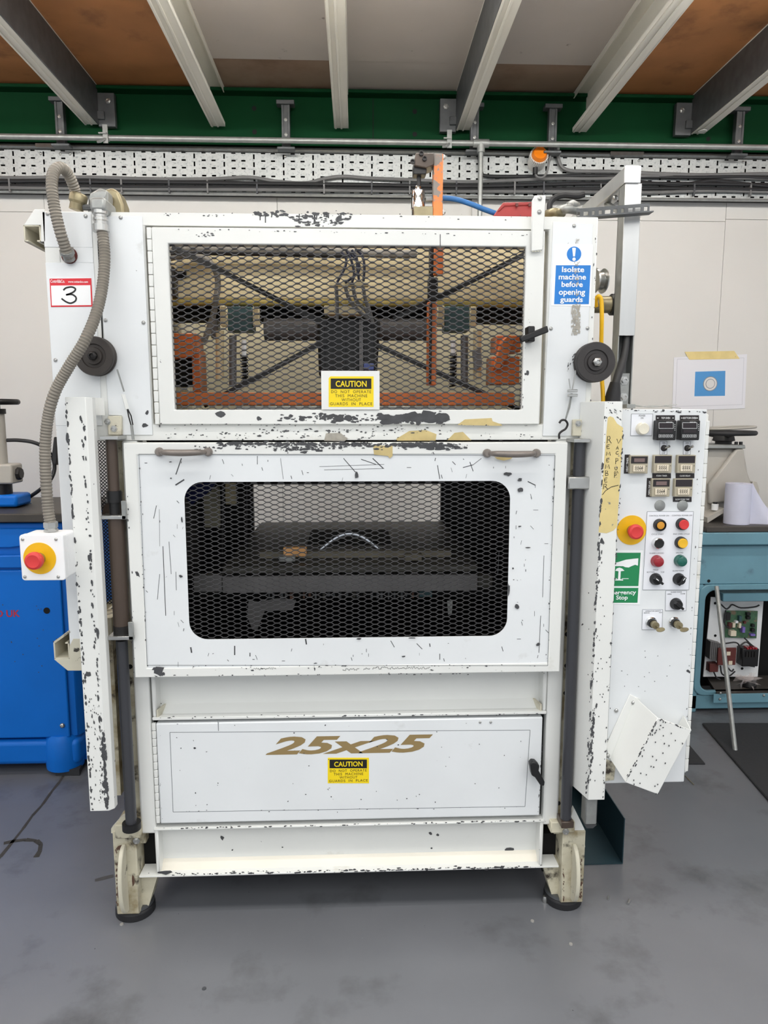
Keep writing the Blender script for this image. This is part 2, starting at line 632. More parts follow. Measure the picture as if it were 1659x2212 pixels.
floor_strip([(150, 1655), (128, 1690), (110, 1712), (92, 1738), (70, 1762), (50, 1790), (30, 1815), (0, 1852), (-60, 1925)], 0.013, CRACK, 'floor_joint')
floor_strip([(8, 1822), (30, 1817), (55, 1814), (78, 1816), (88, 1824), (86, 1838), (78, 1852)], 0.018, CRACK, 'tyre_mark')
floor_strip([(205, 1902), (225, 1897), (245, 1892)], 0.018, STAIN, 'tyre_mark')

# mezzanine: boards between the joists
ceiling = struct(MB().box(-5, 5, 0.9, WY, ZC + 0.022, ZC + 0.08).build('ceiling', CHIPBOARD))
JX = [-1.955, -1.330, -0.696, -0.069, 0.556, 1.163, 1.787, 2.41]
ysm = atz(700, 131, ZC).y
bounds = [-4.5] + JX + [4.5]
for i in range(len(bounds) - 1):
    a, b = bounds[i], bounds[i + 1]
    mid = (a + b) / 2
    centre = -0.72 < mid < 1.2
    m_front = CEILGREY if centre else CHIPBOARD
    m_rear = (CEILGREY if -0.1 < mid < 0.6 else CEILTAN) if centre else CHIPBOARD
    MB().box(a + 0.001, b - 0.001, 0.9, ysm - 0.0015, ZC, ZC + 0.02).build('ceiling_board', m_front, ceiling)
    MB().box(a + 0.001, b - 0.001, ysm + 0.0015, WY - 0.002, ZC + 0.003, ZC + 0.02).build('ceiling_board', m_rear, ceiling)

jl = {1: 'leftmost joist in view, dark web bolted to the green beam', 2: 'galvanised joist left of centre with its channel open to the right',
      3: 'galvanised joist nearest the middle of the ceiling', 4: 'pale galvanised joist above the orange clamp bar on the machine',
      5: 'galvanised joist with its channel open to the left, above the beacon', 6: 'rightmost joist in view with a bright oval hole in its flange'}
for i, x in enumerate(JX):
    if i not in jl:
        continue
    t = thing('ceiling_joist', jl[i], 'joist', (x, WY - 0.1, ZJ), 'galvanised mezzanine joists')
    hw, y0, y1, tk = 0.034, 0.92, WY - 0.12, 0.004
    webr = i == 1
    openleft = i in (5,)
    wx = x + hw if i in (1,) else (x + hw if openleft else x - hw)
    if i in (2, 3):
        wx = x - hw
    MB().box(wx - 0.003, wx + 0.003, y0, y1, ZJ, ZC).build('web', JOIST if i not in (1, 4, 6) else GALVDARK, t)
    fl = MB()
    fl.box(x - hw, x + hw, y0, y1, ZJ, ZJ + tk)
    fl.box(x - 0.005, x + 0.005, y0, y1, ZJ - 0.004, ZJ)
    fl.box(x - hw, x - hw + 0.010, y0, y1, ZJ - 0.004, ZJ)
    fl.build('bottom_flange', JOIST, t, 0.0015)
    MB().box(x - hw - 0.004, x + hw + 0.004, y0, y1, ZC - 0.006, ZC - 0.001).build('top_flange', JOIST, t)
    lip = -1 if wx > x else 1
    MB().box(x + lip * hw - 0.002, x + lip * hw + 0.002, y0, y1, ZJ, ZJ + 0.02).box(
        x + lip * hw - 0.002, x + lip * hw + 0.002, y0, y1, ZC - 0.026, ZC - 0.006).build('lip', JOIST, t)
    if i in (1, 4, 6):
        sx = 1 if i == 1 else -1
        c = MB().box(x + sx * 0.036, x + sx * 0.12, WY - 0.125, WY - 0.095, ZJ - 0.01, ZJ + 0.15)
        c.box(x + sx * 0.036, x + sx * 0.07, WY - 0.14, WY - 0.1, ZJ + 0.02, ZJ + 0.06)
        c.build('cleat', GALVDARK, t, 0.002)
        link('bolt', HEXBOLT, t, (x + sx * 0.09, WY - 0.127, ZJ + 0.11), (0.01, 0.01, 0.01))
    if i == 6:
        p = atz(1518, 283, ZJ - 0.0045)
        MB().lathe([(0.0, 0), (0.022, 0), (0.022, 0.002), (0, 0.002)], p, (0, 0, -1)).build('oval_hole', WALLM, t)

# bare fluorescent battens under the joists, above the top of the picture
for r, (yy, rad) in enumerate(TUBE):
    em = mat('lit_tube_%d' % r, (255, 252, 246), 0.5, emit=rad)
    for k in range(3):
        xx = -1.75 + 1.75 * k
        t = thing('fluorescent_batten', ['left', 'middle', 'right'][k] + ' fluorescent batten in the row ' + ('behind the machine front' if r == 0 else 'above the camera'), 'lamp', (xx, yy, ZJ), 'fluorescent battens under the joists')
        MB().box(xx - 0.76, xx + 0.76, yy - 0.02, yy + 0.02, ZJ - 0.035, ZJ - 0.004).build('batten_body', SIGNWHITE, t, 0.003)
        MB().cyl((xx - 0.73, yy, ZJ - 0.06), (xx + 0.73, yy, ZJ - 0.06), 0.013, 12).build('tube', em, t)
        MB().box(xx - 0.75, xx - 0.73, yy - 0.012, yy + 0.012, ZJ - 0.075, ZJ - 0.035).build('lamp_holder', SIGNWHITE, t)
        MB().box(xx + 0.73, xx + 0.75, yy - 0.012, yy + 0.012, ZJ - 0.075, ZJ - 0.035).build('lamp_holder', SIGNWHITE, t)

# green beam on the wall
t = thing('steel_beam', 'long dark green painted steel beam under the mezzanine boards', 'beam', (0, WY - 0.06, 2.86))
MB().box(-5, 5, WY - 0.075, WY - 0.06, 2.872, 3.12).build('web', GREEN, t)
MB().box(-5, 5, WY - 0.14, WY - 0.06, 3.112, 3.128).build('top_flange', GREEN, t, 0.003)
MB().box(-5, 5, WY - 0.09, WY - 0.06, 2.872, 2.884).build('bottom_flange', GREEN, t, 0.003)
bj = at(806, 260, WY - 0.076)
MB().box(bj.x - 0.002, bj.x + 0.002, WY - 0.077, WY - 0.074, 2.875, 3.11).build('splice_joint', DARK, t)
for (px, py) in ((549, 234), (550, 285), (896, 241), (896, 290), (1530, 300)):
    MB().lathe([(0.0, 0.0), (0.012, 0.0), (0.012, 0.001)], at(px, py, WY - 0.0755), n=14).build('bolt_hole', DARK, t)
for k, px in enumerate((128, 617, 1026, 1195, 1600)):
    py0 = 211 + px * 0.0145
    Y = WY - 0.16
    lab = ['leftmost strut hanger on the green beam', 'slotted strut hanger left of the middle joist', 'strut hanger just right of the vertical pipe top',
           'strut hanger above the amber beacon', 'rightmost strut hanger on the green beam'][k]
    t = thing('strut_hanger', lab, 'hanger', tuple(at(px, py0 + 95, Y)), 'slotted strut hangers on the beam')
    x = at(px, 260, Y).x
    z1, z0 = at(px, py0 + 6, Y).z, at(px, py0 + 98, Y).z
    MB().box(x - 0.021, x + 0.021, Y + 0.004, Y + 0.035, z0, z1).box(x - 0.021, x - 0.010, Y, Y + 0.004, z0, z1).box(
        x + 0.010, x + 0.021, Y, Y + 0.004, z0, z1).build('channel', GALVDARK, t, 0.001)
    MB().box(x - 0.045, x + 0.045, Y - 0.01, Y + 0.04, z1, z1 + 0.02).build('clamp_plate', GALVDARK, t, 0.002)
    MB().box(x - 0.045, x + 0.045, Y - 0.01, Y + 0.04, z0 - 0.012, z0).build('foot_plate', GALVDARK, t, 0.002)
    for q in (0.3, 0.65):
        link('bolt', HEXBOLT, t, (x, Y + 0.003, z0 + (z1 - z0) * q), (0.006, 0.006, 0.006))

# horizontal and vertical conduit pipes
Y = WY - 0.2
pa, pb = at(0, 291, Y), at(1659, 322, Y)
zp = (pa.z + pb.z) / 2
t = thing('conduit_pipe', 'long galvanised conduit pipe running across in front of the green beam', 'pipe', (0, Y, zp))
MB().cyl((-5, Y, zp), (5, Y, zp), 0.0135, 14).build('pipe', GALV, t)
for px in (230, 970):
    c = at(px, 290, Y)
    cl = MB().lathe([(0.0175, -0.012), (0.0175, 0.012)], (c.x, Y, zp), (1, 0, 0), 12)
    cl.box(c.x - 0.012, c.x + 0.012, Y - 0.02, Y - 0.012, zp - 0.03, zp + 0.055)
    cl.box(c.x - 0.03, c.x + 0.008, Y - 0.03, Y - 0.02, zp + 0.01, zp + 0.016)
    cl.tube([(c.x, Y - 0.02, zp - 0.01), (c.x - 0.02, Y - 0.035, zp - 0.03), (c.x - 0.036, Y - 0.03, zp - 0.03)], 0.006, 6)
    cl.build('pipe_clamp', GALV, t)
c = at(1039, 312, Y)
MB().lathe([(0.02, -0.04), (0.02, 0.04)], (c.x, Y, zp), (1, 0, 0), 14).cyl((c.x, Y, zp), (c.x, Y, zp - 0.045), 0.02, 14).build('tee_fitting', GALV, t)
t = MB().cyl((c.x, Y, zp - 0.045), (c.x, Y, 1.9), 0.0125, 12).build('conduit_drop', GALV)
tag(t, 'vertical galvanised conduit dropping from the long pipe behind the machine', 'pipe')
# shallow white trunking beside the drop and by the red case
for (px, lab) in ((1027, 'thin white trunking on the wall beside the vertical conduit'), (1185, 'thin white trunking on the wall beside the red case')):
    a = at(px, 430, WY - 0.012)
    tag(MB().box(a.x - 0.02, a.x + 0.02, WY - 0.03, WY - 0.009, 2.0, a.z + 0.02).build('wall_trunking', WALLM, None, 0.002), lab, 'trunking')

# perforated cable tray
YT = WY - 0.068
zt1 = (at(0, 318, YT).z + at(1659, 349, YT).z) / 2
zt0 = (at(0, 413, YT).z + at(1659, 431, YT).z) / 2
tray = thing('cable_tray', 'wide galvanised perforated cable tray along the top of the wall', 'cable tray', (0, YT, zt0))
per = (at(1659, 380, YT).x - at(0, 380, YT).x) / 26.3
xa = at(-40, 380, YT).x - 11 * per
hgt = zt1 - zt0
sect = MB()
def strip(mb, x0, x1, hx0, hx1, holes):
    mb_y0, mb_y1 = YT, YT + 0.0015
    mb.box(x0, hx0, mb_y0, mb_y1, zt0, zt1)
    mb.box(hx1, x1, mb_y0, mb_y1, zt0, zt1)
    z = zt0
    for (a, b) in holes:
        mb.box(hx0, hx1, mb_y0, mb_y1, z, a)
        z = b
    mb.box(hx0, hx1, mb_y0, mb_y1, z, zt1)
joints = [at(120, 380, YT).x, at(1306, 380, YT).x]
groups = [[], [], []]
for k in range(49):
    x0 = xa + k * per
    g = 0 if x0 + per / 2 < joints[0] else (1 if x0 + per / 2 < joints[1] else 2)
    groups[g].append(x0)
hz6 = [(hgt * q - 0.0042, hgt * q + 0.0042) for q in (0.06, 0.245, 0.43, 0.615, 0.80, 0.985)]
hz6 = [(zt0 + a, zt0 + min(b, hgt - 0.001)) for a, b in hz6]
hz5 = [(zt0 + hgt * q - 0.012, zt0 + hgt * q + 0.012) for q in (0.14, 0.33, 0.52, 0.71, 0.90)]
for g in groups:
    mb = MB()
    for x0 in g:
        strip(mb, x0, x0 + per * 0.2, x0 + per * 0.06, x0 + per * 0.06 + 0.0085, hz5)
        strip(mb, x0 + per * 0.2, x0 + per * 0.57, x0 + per * 0.33, x0 + per * 0.33 + 0.022, hz6)
        strip(mb, x0 + per * 0.57, x0 + per, x0 + per * 0.66, x0 + per * 0.66 + 0.022, hz6)
    mb.build('tray_section', GALVTRAY, tray)
xe = xa + 49 * per
MB().box(xa, xe, YT, YT + 0.05, zt1, zt1 + 0.003).box(xa, xe, YT, YT + 0.05, zt0 - 0.003, zt0).box(xa, xe, YT + 0.05, YT + 0.052, zt0, zt1).build('tray_shade_liner', DARK, tray)  # flanges plus an added back sheet, blackened so the slots look shaded
MB().tube([(xa, YT - 0.006, zt1 + 0.012), (xe, YT - 0.006, zt1 + 0.012)], 0.009, 8).build('top_return', GALV, tray)
MB().tube([(xa, YT - 0.006, zt0 - 0.005), (xe, YT - 0.006, zt0 - 0.005)], 0.008, 8).build('bottom_return', GALV, tray)
for (px0, px1, py) in ((76, 151, 312), (1319, 1391, 328)):
    a, b = at(px0, py, YT - 0.02), at(px1, py, YT - 0.02)
    MB().box(a.x, b.x, YT - 0.022, YT, zt1 + 0.004, zt1 + 0.024).build('joint_plate', GALV, tray, 0.001)
for px in (88, 130, 151, 616, 1160, 1324, 1380, 1605):
    link('bolt', SCREW, tray, tuple(at(px, 331 + px * 0.012, YT)), (0.007, 0.007, 0.007))

# cables clipped along the tray
YK = YT - 0.016
def cable(pts, r, m, label, grp='cables clipped to the tray', Y=YK, name='cable'):
    P = [at(p[0], p[1], Y - random.uniform(0, 0.008)) for p in pts]
    if pts[0][0] < 0:
        P.insert(0, P[0] + Vector((-1.4, 0, 0)))
    if pts[-1][0] > 1659:
        P.append(P[-1] + Vector((1.2, 0, 0)))
    return tag(MB().tube(spline(P, 6), r, 8).build(name, m), label, 'cable', grp)
cable([(-60, 383), (40, 384), (120, 383), (200, 383), (300, 386), (400, 387), (470, 386), (540, 383), (600, 392), (660, 395), (700, 386), (740, 381), (800, 385), (900, 389), (1000, 393), (1100, 390), (1200, 386), (1300, 386), (1400, 380), (1500, 383), (1659, 386), (1720, 387)], 0.009, CABLEG, 'uppermost grey cable along the tray, dipping left of centre')
cable([(-60, 391), (100, 391), (250, 393), (400, 394), (560, 396), (800, 399), (1000, 402), (1150, 399), (1300, 396), (1500, 397), (1720, 400)], 0.010, CABLEB, 'second cable down along the tray, dark at both ends')
cable([(-60, 401), (100, 401), (300, 403), (500, 405), (800, 408), (1000, 410), (1250, 408), (1450, 407), (1720, 410)], 0.009, CABLEB, 'third cable down along the tray, thin and black')
cable([(-60, 405), (200, 407), (420, 409), (700, 411), (900, 413), (1200, 414), (1400, 416), (1540, 412), (1720, 416)], 0.009, CABLEG, 'lowest cable along the tray, just above its bottom lip')
cable([(1034, 330), (1036, 350), (1040, 372), (1052, 380), (1120, 381), (1200, 380), (1300, 379), (1400, 382), (1500, 383), (1600, 382), (1720, 386)], 0.009, CABLEB, 'cable turning off behind the vertical conduit and running right along the tray')
cable([(1205, 318), (1206, 340), (1212, 358), (1228, 368), (1260, 370), (1330, 371), (1420, 375), (1520, 378), (1640, 376), (1720, 377)], 0.010, CABLEG, 'grey cable curving down from the pipe right of the beacon')
cable([(1380, 392), (1420, 397), (1460, 400), (1500, 395), (1540, 390), (1600, 396), (1659, 402), (1720, 405)], 0.009, CABLEB, 'black cable waving up and down at the right end of the tray')
for i, px in enumerate((20, 195, 262, 365, 448, 555, 700, 803, 885, 986, 1112, 1175, 1298, 1500, 1622)):
    a = at(px, 400 + px * 0.006, YK - 0.012)
    MB().box(a.x - 0.004, a.x + 0.004, YK - 0.014, YK + 0.004, a.z - 0.032, a.z + 0.034).build('cable_tie', GREYINK if i % 2 else CABLEG, tray)

# amber beacon in front of the tray
YB = YT - 0.06
c = at(1163, 340, YB)
t = thing('warning_beacon', 'round amber warning beacon with clear ribbed rim on the cable tray', 'beacon', tuple(c))
ax = Vector((0.0, -0.93, 0.25)).normalized()
base = c - ax * 0.05
MB().lathe([(0.030, -0.04), (0.046, 0.0), (0.046, 0.05)], base, ax, 24).build('base', BEACONBASE, t, 0.002)
rim = MB()
for k in range(30):
    a = 2 * math.pi * k / 30
    u = ax.cross(Vector((0, 0, 1))).normalized()
    w = ax.cross(u)
    q = base + (u * math.cos(a) + w * math.sin(a)) * 0.044
    rim.cyl(q + ax * 0.045, q + ax * 0.07, 0.0042, 6)
rim.build('ribbed_rim', BEACONBASE, t)
MB().lathe([(0.041, 0.045), (0.040, 0.075), (0.033, 0.09), (0.031, 0.085), (0.0, 0.085)], base, ax, 24).build('lens', BEACON, t)
c2 = at(1156, 371, YB)
MB().cyl(c2 + Vector((0, 0, 0.02)), c2 - Vector((0, 0, 0.012)), 0.013, 12).build('cable_gland', BLACK, t)
P = spline([at(*p, YB) for p in ((1156, 374), (1160, 382), (1172, 383), (1181, 372), (1187, 345), (1193, 316))], 6)
MB().tube(P, 0.006, 6).build('lead', CABLEG, t)

# drawing taped to the wall
Yp = WY - 0.011
t = thing('wall_drawing', 'landscape paper drawing of a round part on blue, taped to the wall', 'poster', tuple(at(1532, 885, Yp)))
MB().pprism([(1456, 772), (1614, 765), (1609, 882), (1452, 888)], Yp, Yp + 0.0006).build('sheet', PAPER, t)
li = MB()
for (a, b) in (((1463, 776), (1607, 773)), ((1607, 773), (1603, 874)), ((1603, 874), (1459, 878)), ((1459, 878), (1463, 776))):
    li.ribbon([xz(*a, Yp), xz(*b, Yp)], 0.0022, Yp - 0.0004)
li.build('border_line', PAPERLINE, t)
MB().pprism([(1502, 803), (1567, 801), (1566, 855), (1500, 856)], Yp - 0.0005, Yp).build('blue_print', PRINTBLUE, t)
pc = at(1534, 829, Yp)
MB().lathe([(0, 0), (0.041, 0), (0.041, 0.0003)], pc - Vector((0, 0.0008, 0)), n=32).build('ring_outline', RINGDARK, t)
MB().lathe([(0, 0), (0.037, 0), (0.037, 0.0003)], pc - Vector((0, 0.0013, 0)), n=32).build('ring_face', RINGGREY, t)
MB().lathe([(0, 0), (0.027, 0), (0.027, 0.0003)], pc - Vector((0, 0.0018, 0)), n=32).build('ring_groove', RINGDARK, t)
MB().lathe([(0, 0), (0.0235, 0), (0.0235, 0.0003)], pc - Vector((0, 0.0023, 0)), n=32).build('ring_centre', RINGGREY, t)
MB().pprism([(1479, 760), (1586, 758), (1598, 775), (1489, 777)], Yp - 0.0015, Yp - 0.0008).build('masking_tape', TAPE, t)

# ================================================================== THE THERMOFORMING MACHINE
YD, YF = 1.90, 1.955          # sliding guard door front, frame front
YBK = 3.02                    # back of the machine
M = thing('thermoforming_machine', 'tall white thermoforming machine with two mesh guard doors, chipped paint', 'machine', (0.0, 2.45, 0.0))

# ---- upper fascia with the opening for the hinged guard
Xl, Xr = at(92, 460, YF).x, at(1293, 474, YF).x
zT = at(740, 463, YF).z
zB = at(740, 951, YF).z
ox0, ox1, oz0, oz1 = prect(322, 491, 1180, 917, YF)
def rect(x0, x1, z0, z1):
    return [(x0, z0), (x1, z0), (x1, z1), (x0, z1)]
xfl = at(236, 930, YF).x
fas = MB().ring(rect(Xl, Xr, zB, zT), rect(ox0, ox1, oz0, oz1), YF, YF + 0.05)
fascia = fas.build('upper_frame', WHITE, M, 0.004, seg=2)
gap = MB().ring(rect(ox0 - 0.001, ox1 + 0.001, oz0 - 0.001, oz1 + 0.001), rect(ox0 + 0.03, ox1 - 0.02, oz0 + 0.02, oz1 - 0.02), YF + 0.03, YF + 0.05)
gap.build('door_rebate', CREAM, M)
# top edge channel and depth rails to the back of the machine
MB().box(Xl + 0.02, Xr - 0.01, YF + 0.05, YF + 0.16, zT - 0.05, zT - 0.002).build('top_rail', WHITE, M, 0.003)
for (a, b) in ((Xl + 0.003, Xl + 0.05), (Xr - 0.05, Xr - 0.003)):
    MB().box(a, b, YF + 0.05, YBK, zT - 0.06, zT - 0.003).build('side_rail', CREAM, M, 0.003)
MB().box(Xl + 0.02, Xr - 0.02, YBK - 0.05, YBK, zT - 0.08, zT - 0.01).build('rear_rail', CREAM, M, 0.003)
MB().box(Xr - 0.012, Xr - 0.003, YF + 0.05, YBK, zB, zT - 0.05).build('side_panel', CREAM, M)
MB().box(Xl + 0.16, Xl + 0.165, YF + 0.05, YBK, zB, zT - 0.05).build('side_panel', CREAM, M)

# ---- left outer cover with the cut-out, and inner cover
YC1 = YF - 0.003
zlo = at(165, 1447, YF).z
xo1 = at(208, 660, YF).x
lc = MB()
n0, n1, nz0, nz1 = prect(97, 534, 158, 567, YC1)
lc.box(Xl, xo1, YC1, YF, nz1, zT - 0.002)
lc.box(n1, xo1, YC1, YF, nz0, nz1)
lc.box(Xl, xo1, YC1, YF, zB + 0.04, nz0)
lc.build('outer_cover', PANEL, M, 0.001)
MB().box(Xl, Xl + 0.085, YC1 + 0.001, YF + 0.03, zlo, zB + 0.045).build('lower_side_cover', PANEL, M, 0.002)
MB().box(n0, n0 + (n1 - n0) * 0.52, YC1 + 0.0012, YF, nz0, nz1).build('cutout_plate', WHITE, M, 0.001)
cc = at(150, 552, YC1 - 0.001)
MB().lathe([(0, 0), (0.021, 0), (0.021, 0.0015)], cc, n=20).build('red_grommet', MAROON, M)
x0, _, _, _ = prect(212, 465, 225, 700, YC1)
_, x1, _, _ = prect(300, 465, 319, 939, YC1)
zc0, zc1 = at(280, 941, YC1).z, at(260, 467, YC1).z
ic = MB()
ic.pprism([(209, 467), (307, 466), (330, 940), (264, 940), (262, 898), (234, 897)], YC1, YF - 0.0005)
ic.build('inner_cover', PANEL, M, 0.001)
for (px, py) in ((103, 462), (185, 467), (261, 470), (228, 692), (310, 697), (120, 778)):
    screw(px, py, YC1, M, 0.0052)
gl = MB().ribbon([xz(212, 520, YC1), xz(222, 735, YC1)], 0.0035, YC1 - 0.0004)
gl.build('cover_gap', DARK, M)

# ---- right cover with the blue safety sign
rc = MB().pprism([(1195, 479), (1281, 484), (1262, 942), (1172, 942)], YC1, YF - 0.0005)
rcov = rc.build('right_cover', PANEL, M, 0.001)
for (px, py) in ((1240, 488), (1190, 710), (1269, 709)):
    screw(px, py, YC1, M, 0.0052)
Ys = YC1 - 0.0008
sg = MB().pprism([(1196, 527), (1281, 528), (1276, 662), (1191, 660)], Ys, YC1).build('safety_sign', SIGNWHITE, M, label='white and blue sign telling to isolate machine before opening guards')
MB().pprism([(1201, 573), (1276, 573), (1272, 657), (1197, 657)], Ys - 0.0004, Ys).build('blue_field', SIGNBLUE, sg)
c = at(1240, 549, Ys)
MB().lathe([(0, 0), (0.0195, 0), (0.0195, 0.0003)], c, n=32).build('blue_disc', SIGNBLUE, sg)
Y2 = Ys - 0.001
MB().pprism([(1236, 536), (1238, 535), (1242, 535), (1244, 536), (1242, 554), (1238, 554)], Y2, Y2 + 0.0002).build('exclamation_bar', SIGNWHITE, sg)
MB().lathe([(0, 0), (0.0045, 0), (0.0045, 0.0002)], at(1240, 560, Y2), n=16).build('exclamation_dot', SIGNWHITE, sg)
for (w, a, b, y0, y1) in (('Isolate', 1214, 1262, 576, 588), ('machine', 1207, 1266, 592, 604), ('before', 1213, 1259, 608, 620), ('opening', 1207, 1264, 625, 641), ('guards', 1210, 1259, 641, 656)):
    text(w, a, y0, b, y1, Y2, SIGNWHITE, sg, bold=0.022)
rs = MB()
for i in range(50):
    rs.chip(1245 + random.gauss(0, 4), random.uniform(566, 660), random.uniform(1, 2.5), random.uniform(2, 6), YC1 - 0.0022)
for i in range(170):
    rs.chip(1244 + random.uniform(-9, 9), random.uniform(660, 722), random.uniform(1.5, 5), random.uniform(2, 9), YC1 - 0.0008)
for i in range(12):
    rs.chip(1247 + random.gauss(0, 2.5), random.uniform(512, 528), random.uniform(1, 3), random.uniform(1, 4), YC1 - 0.0012)
rs.build('tape_residue', RESIDUE, M, kind='stuff')

# ---- mounting channels sticking out on the left
def strut_end(px0, py0, px1, py1, up, nm):
    Y0 = YF - 0.002
    x0, x1, z0, z1 = prect(px0, py0, px1, py1, Y0)
    t_ = 0.004
    g = MB()
    zz = (z0, z1) if up else (z1, z0)   # open side first
    sgn = 1 if up else -1
    g.box(x0, x0 + t_, Y0, Y0 + 0.5, z0, z1)
    g.box(x1 - t_, x1, Y0, Y0 + 0.5, z0, z1)
    if up:
        g.box(x0, x1, Y0, Y0 + 0.5, z1 - t_, z1)
        g.box(x0, x0 + 0.011, Y0, Y0 + 0.5, z0, z0 + t_)
        g.box(x1 - 0.011, x1, Y0, Y0 + 0.5, z0, z0 + t_)
    else:
        g.box(x0, x1, Y0, Y0 + 0.5, z0, z0 + t_)
        g.box(x1 - 0.011, x1, Y0, Y0 + 0.5, z1 - t_, z1)
    return g.build(nm, CREAM, M, 0.001)
strut_end(51, 486, 88, 522, True, 'mounting_channel')
MB().pprism([(51, 486), (74, 452), (97, 452), (98, 522), (88, 522), (88, 486)], YF - 0.003, YF + 0.0).build('channel_gusset', WHITE, M, 0.001)
strut_end(116, 1388, 150, 1424, False, 'mounting_channel')
MB().pprism([(116, 1424), (150, 1424), (150, 1395), (158, 1380), (180, 1380), (181, 1449), (146, 1449)], YF - 0.003, YF).build('channel_gusset', CREAM, M, 0.001)
MB().pprism([(116, 1386), (150, 1362), (152, 1366), (118, 1390)], YF - 0.003, YF + 0.3).build('channel_lip', GRIME, M)

# ---- hinged upper guard
YU = 1.942
ux0, ux1, uz0, uz1 = prect(329, 494, 1172, 917, YU)
wx0, wx1, wz0, wz1 = prect(370, 529, 1132, 885, YU)
up = MB().ring(rect(ux0 + 0.008, ux1, uz0, uz1), rect(wx0, wx1, wz0, wz1), YU, YU + 0.028)
udoor = up.build('upper_guard_door', WHITE, M, 0.003, seg=2, label='white hinged upper guard frame with expanded metal mesh')
expanded(wx0 - 0.012, wx1 + 0.012, wz0 - 0.012, wz1 + 0.012, YU + 0.016, 0.0362, 0.0079, 0.0028, 0.0035, MESHM, udoor)
nh = 17
hx = at(327, 520, YU).x
for k in range(nh):
    za = uz1 - (uz1 - uz0) * k / nh
    zb_ = uz1 - (uz1 - uz0) * (k + 1) / nh
    xh = ux0 + 0.002
    MB().box(xh - 0.0065, xh + 0.0055, YU + 0.001, YU + 0.012, zb_ + 0.0007, za - 0.0007).build('hinge_knuckle', WHITE, udoor, 0.0012)
# caution plate on the mesh
Yq = YU - 0.004
def caution(px0, py0, px1, py1, Y, parent, cut=True):
    w, h = px1 - px0, py1 - py0
    c_ = 4 if cut else 0
    s_ = MB().pprism([(px0 + c_, py0), (px1, py0), (px1, py1), (px0, py1), (px0, py0 + c_)] if cut else [(px0, py0), (px1, py0), (px1, py1), (px0, py1)], Y - 0.0006, Y)
    s_ = s_.build('caution_sticker', YELLOW, parent, label='yellow caution sticker with black header')
    return s_, (lambda u: px0 + u * w), (lambda v: py0 + v * h), Y - 0.0006
cp = MB().pbox(694, 801, 820, 885, Yq, Yq + 0.002).build('sign_plate', WHITE, M, 0.0005)
def caution_fill(s_, fx, fy, Y, parent):
    MB().pprism([(fx(.045), fy(.07)), (fx(.95), fy(.07)), (fx(.95), fy(.41)), (fx(.045), fy(.41))], Y - 0.0004, Y).build('header_bar', INK, s_)
    text('CAUTION', fx(.155), fy(.145), fx(.845), fy(.345), Y - 0.0009, YELLOW, s_, bold=0.02)
    for (w, a, b, c_, d) in (('DO  NOT  OPERATE', .055, .945, .455, .55), ('THIS  MACHINE', .145, .86, .585, .685), ('WITHOUT', .285, .72, .72, .815), ('GUARDS  IN  PLACE', .03, .97, .85, .945)):
        text(w, fx(a), fy(c_), fx(b), fy(d), Y - 0.0004, BROWNINK, s_, bold=0.0, space=1.15)
def caution_all(px0, py0, px1, py1, Y, parent, cut):
    s_, fx, fy, y = caution(px0, py0, px1, py1, Y, parent, cut)
    caution_fill(s_, fx, fy, y, parent)
caution_all(710, 813, 807, 879, Yq, M, True)
# latch handle on the upper guard
lt = MB().pprism([(1123, 728), (1127, 740), (1186, 717), (1183, 703)], YU - 0.05, YU - 0.036)
lt.pprism([(1141, 704), (1156, 704), (1156, 738), (1141, 738)], YU - 0.04, YU)
lt.build('latch_handle', BLACK, M, 0.003, seg=2)
# white latch bar bolted over the top edge
lb = MB().pprism([(1156, 422), (1178, 421), (1179, 425), (1173, 540), (1147, 543), (1150, 432)], YU - 0.012, YU - 0.004)
lbo = lb.build('latch_bar', WHITE, M, 0.002)
for (px, py) in ((1166, 429), (1165, 458)):
    screw(px, py, YU - 0.012, M, 0.006)
MB().scuff(1150, 543, 1175, 543, YU - 0.014, 8, 4, 1).build('weld_bead', CREAM, M, kind='stuff')

# ---- sliding lower guard
dx0, dx1, dz0, dz1 = prect(278, 956, 1218, 1458, YD)
ix0, ix1, iz0, iz1 = prect(307, 982, 1191, 1438, YD)
vx0, vx1, vz0, vz1 = prect(403, 1040, 1099, 1378, YD + 0.002)
ld = MB().ring(rect(dx0, dx1, dz0, dz1), rect(ix0, ix1, iz0, iz1), YD, YD + 0.04)
ldoor = ld.build('sliding_guard_door', WHITE, M, 0.003, seg=2, label='white sliding lower guard with rounded mesh window')
ring = rrect(vx0, vx1, vz0, vz1, 0.05, 8)
outer = []
for (x, z) in ring:
    cx_, cz_ = (vx0 + vx1) / 2, (vz0 + vz1) / 2
    outer.append((x, z))
pm = MB()
cr = [(ix1, iz1), (ix0, iz1), (ix0, iz0), (ix1, iz0)]
k = 9
for y, fl in ((YD + 0.003, 0), (YD + 0.006, 1)):
    b = len(pm.v)
    pm.v += [(p[0], y, p[1]) for p in cr] + [(p[0], y, p[1]) for p in ring]
    for i in range(4):
        for j in range(k - 1):
            pm.face([b + i, b + 4 + i * k + j, b + 4 + i * k + j + 1])
        i2 = (i + 1) % 4
        pm.face([b + i, b + 4 + i * k + k - 1, b + 4 + i2 * k, b + i2])
n = len(ring)
for i in range(n):
    j = (i + 1) % n
    pm.face([4 + i, 4 + j, 4 + 4 + n + j, 4 + 4 + n + i])
pm.build('inset_sheet', PANEL, ldoor)
expanded(vx0 - 0.015, vx1 + 0.015, vz0 - 0.015, vz1 + 0.015, YD + 0.014, 0.0362, 0.0066, 0.0023, 0.0035, MESHM, ldoor)
et = MB()
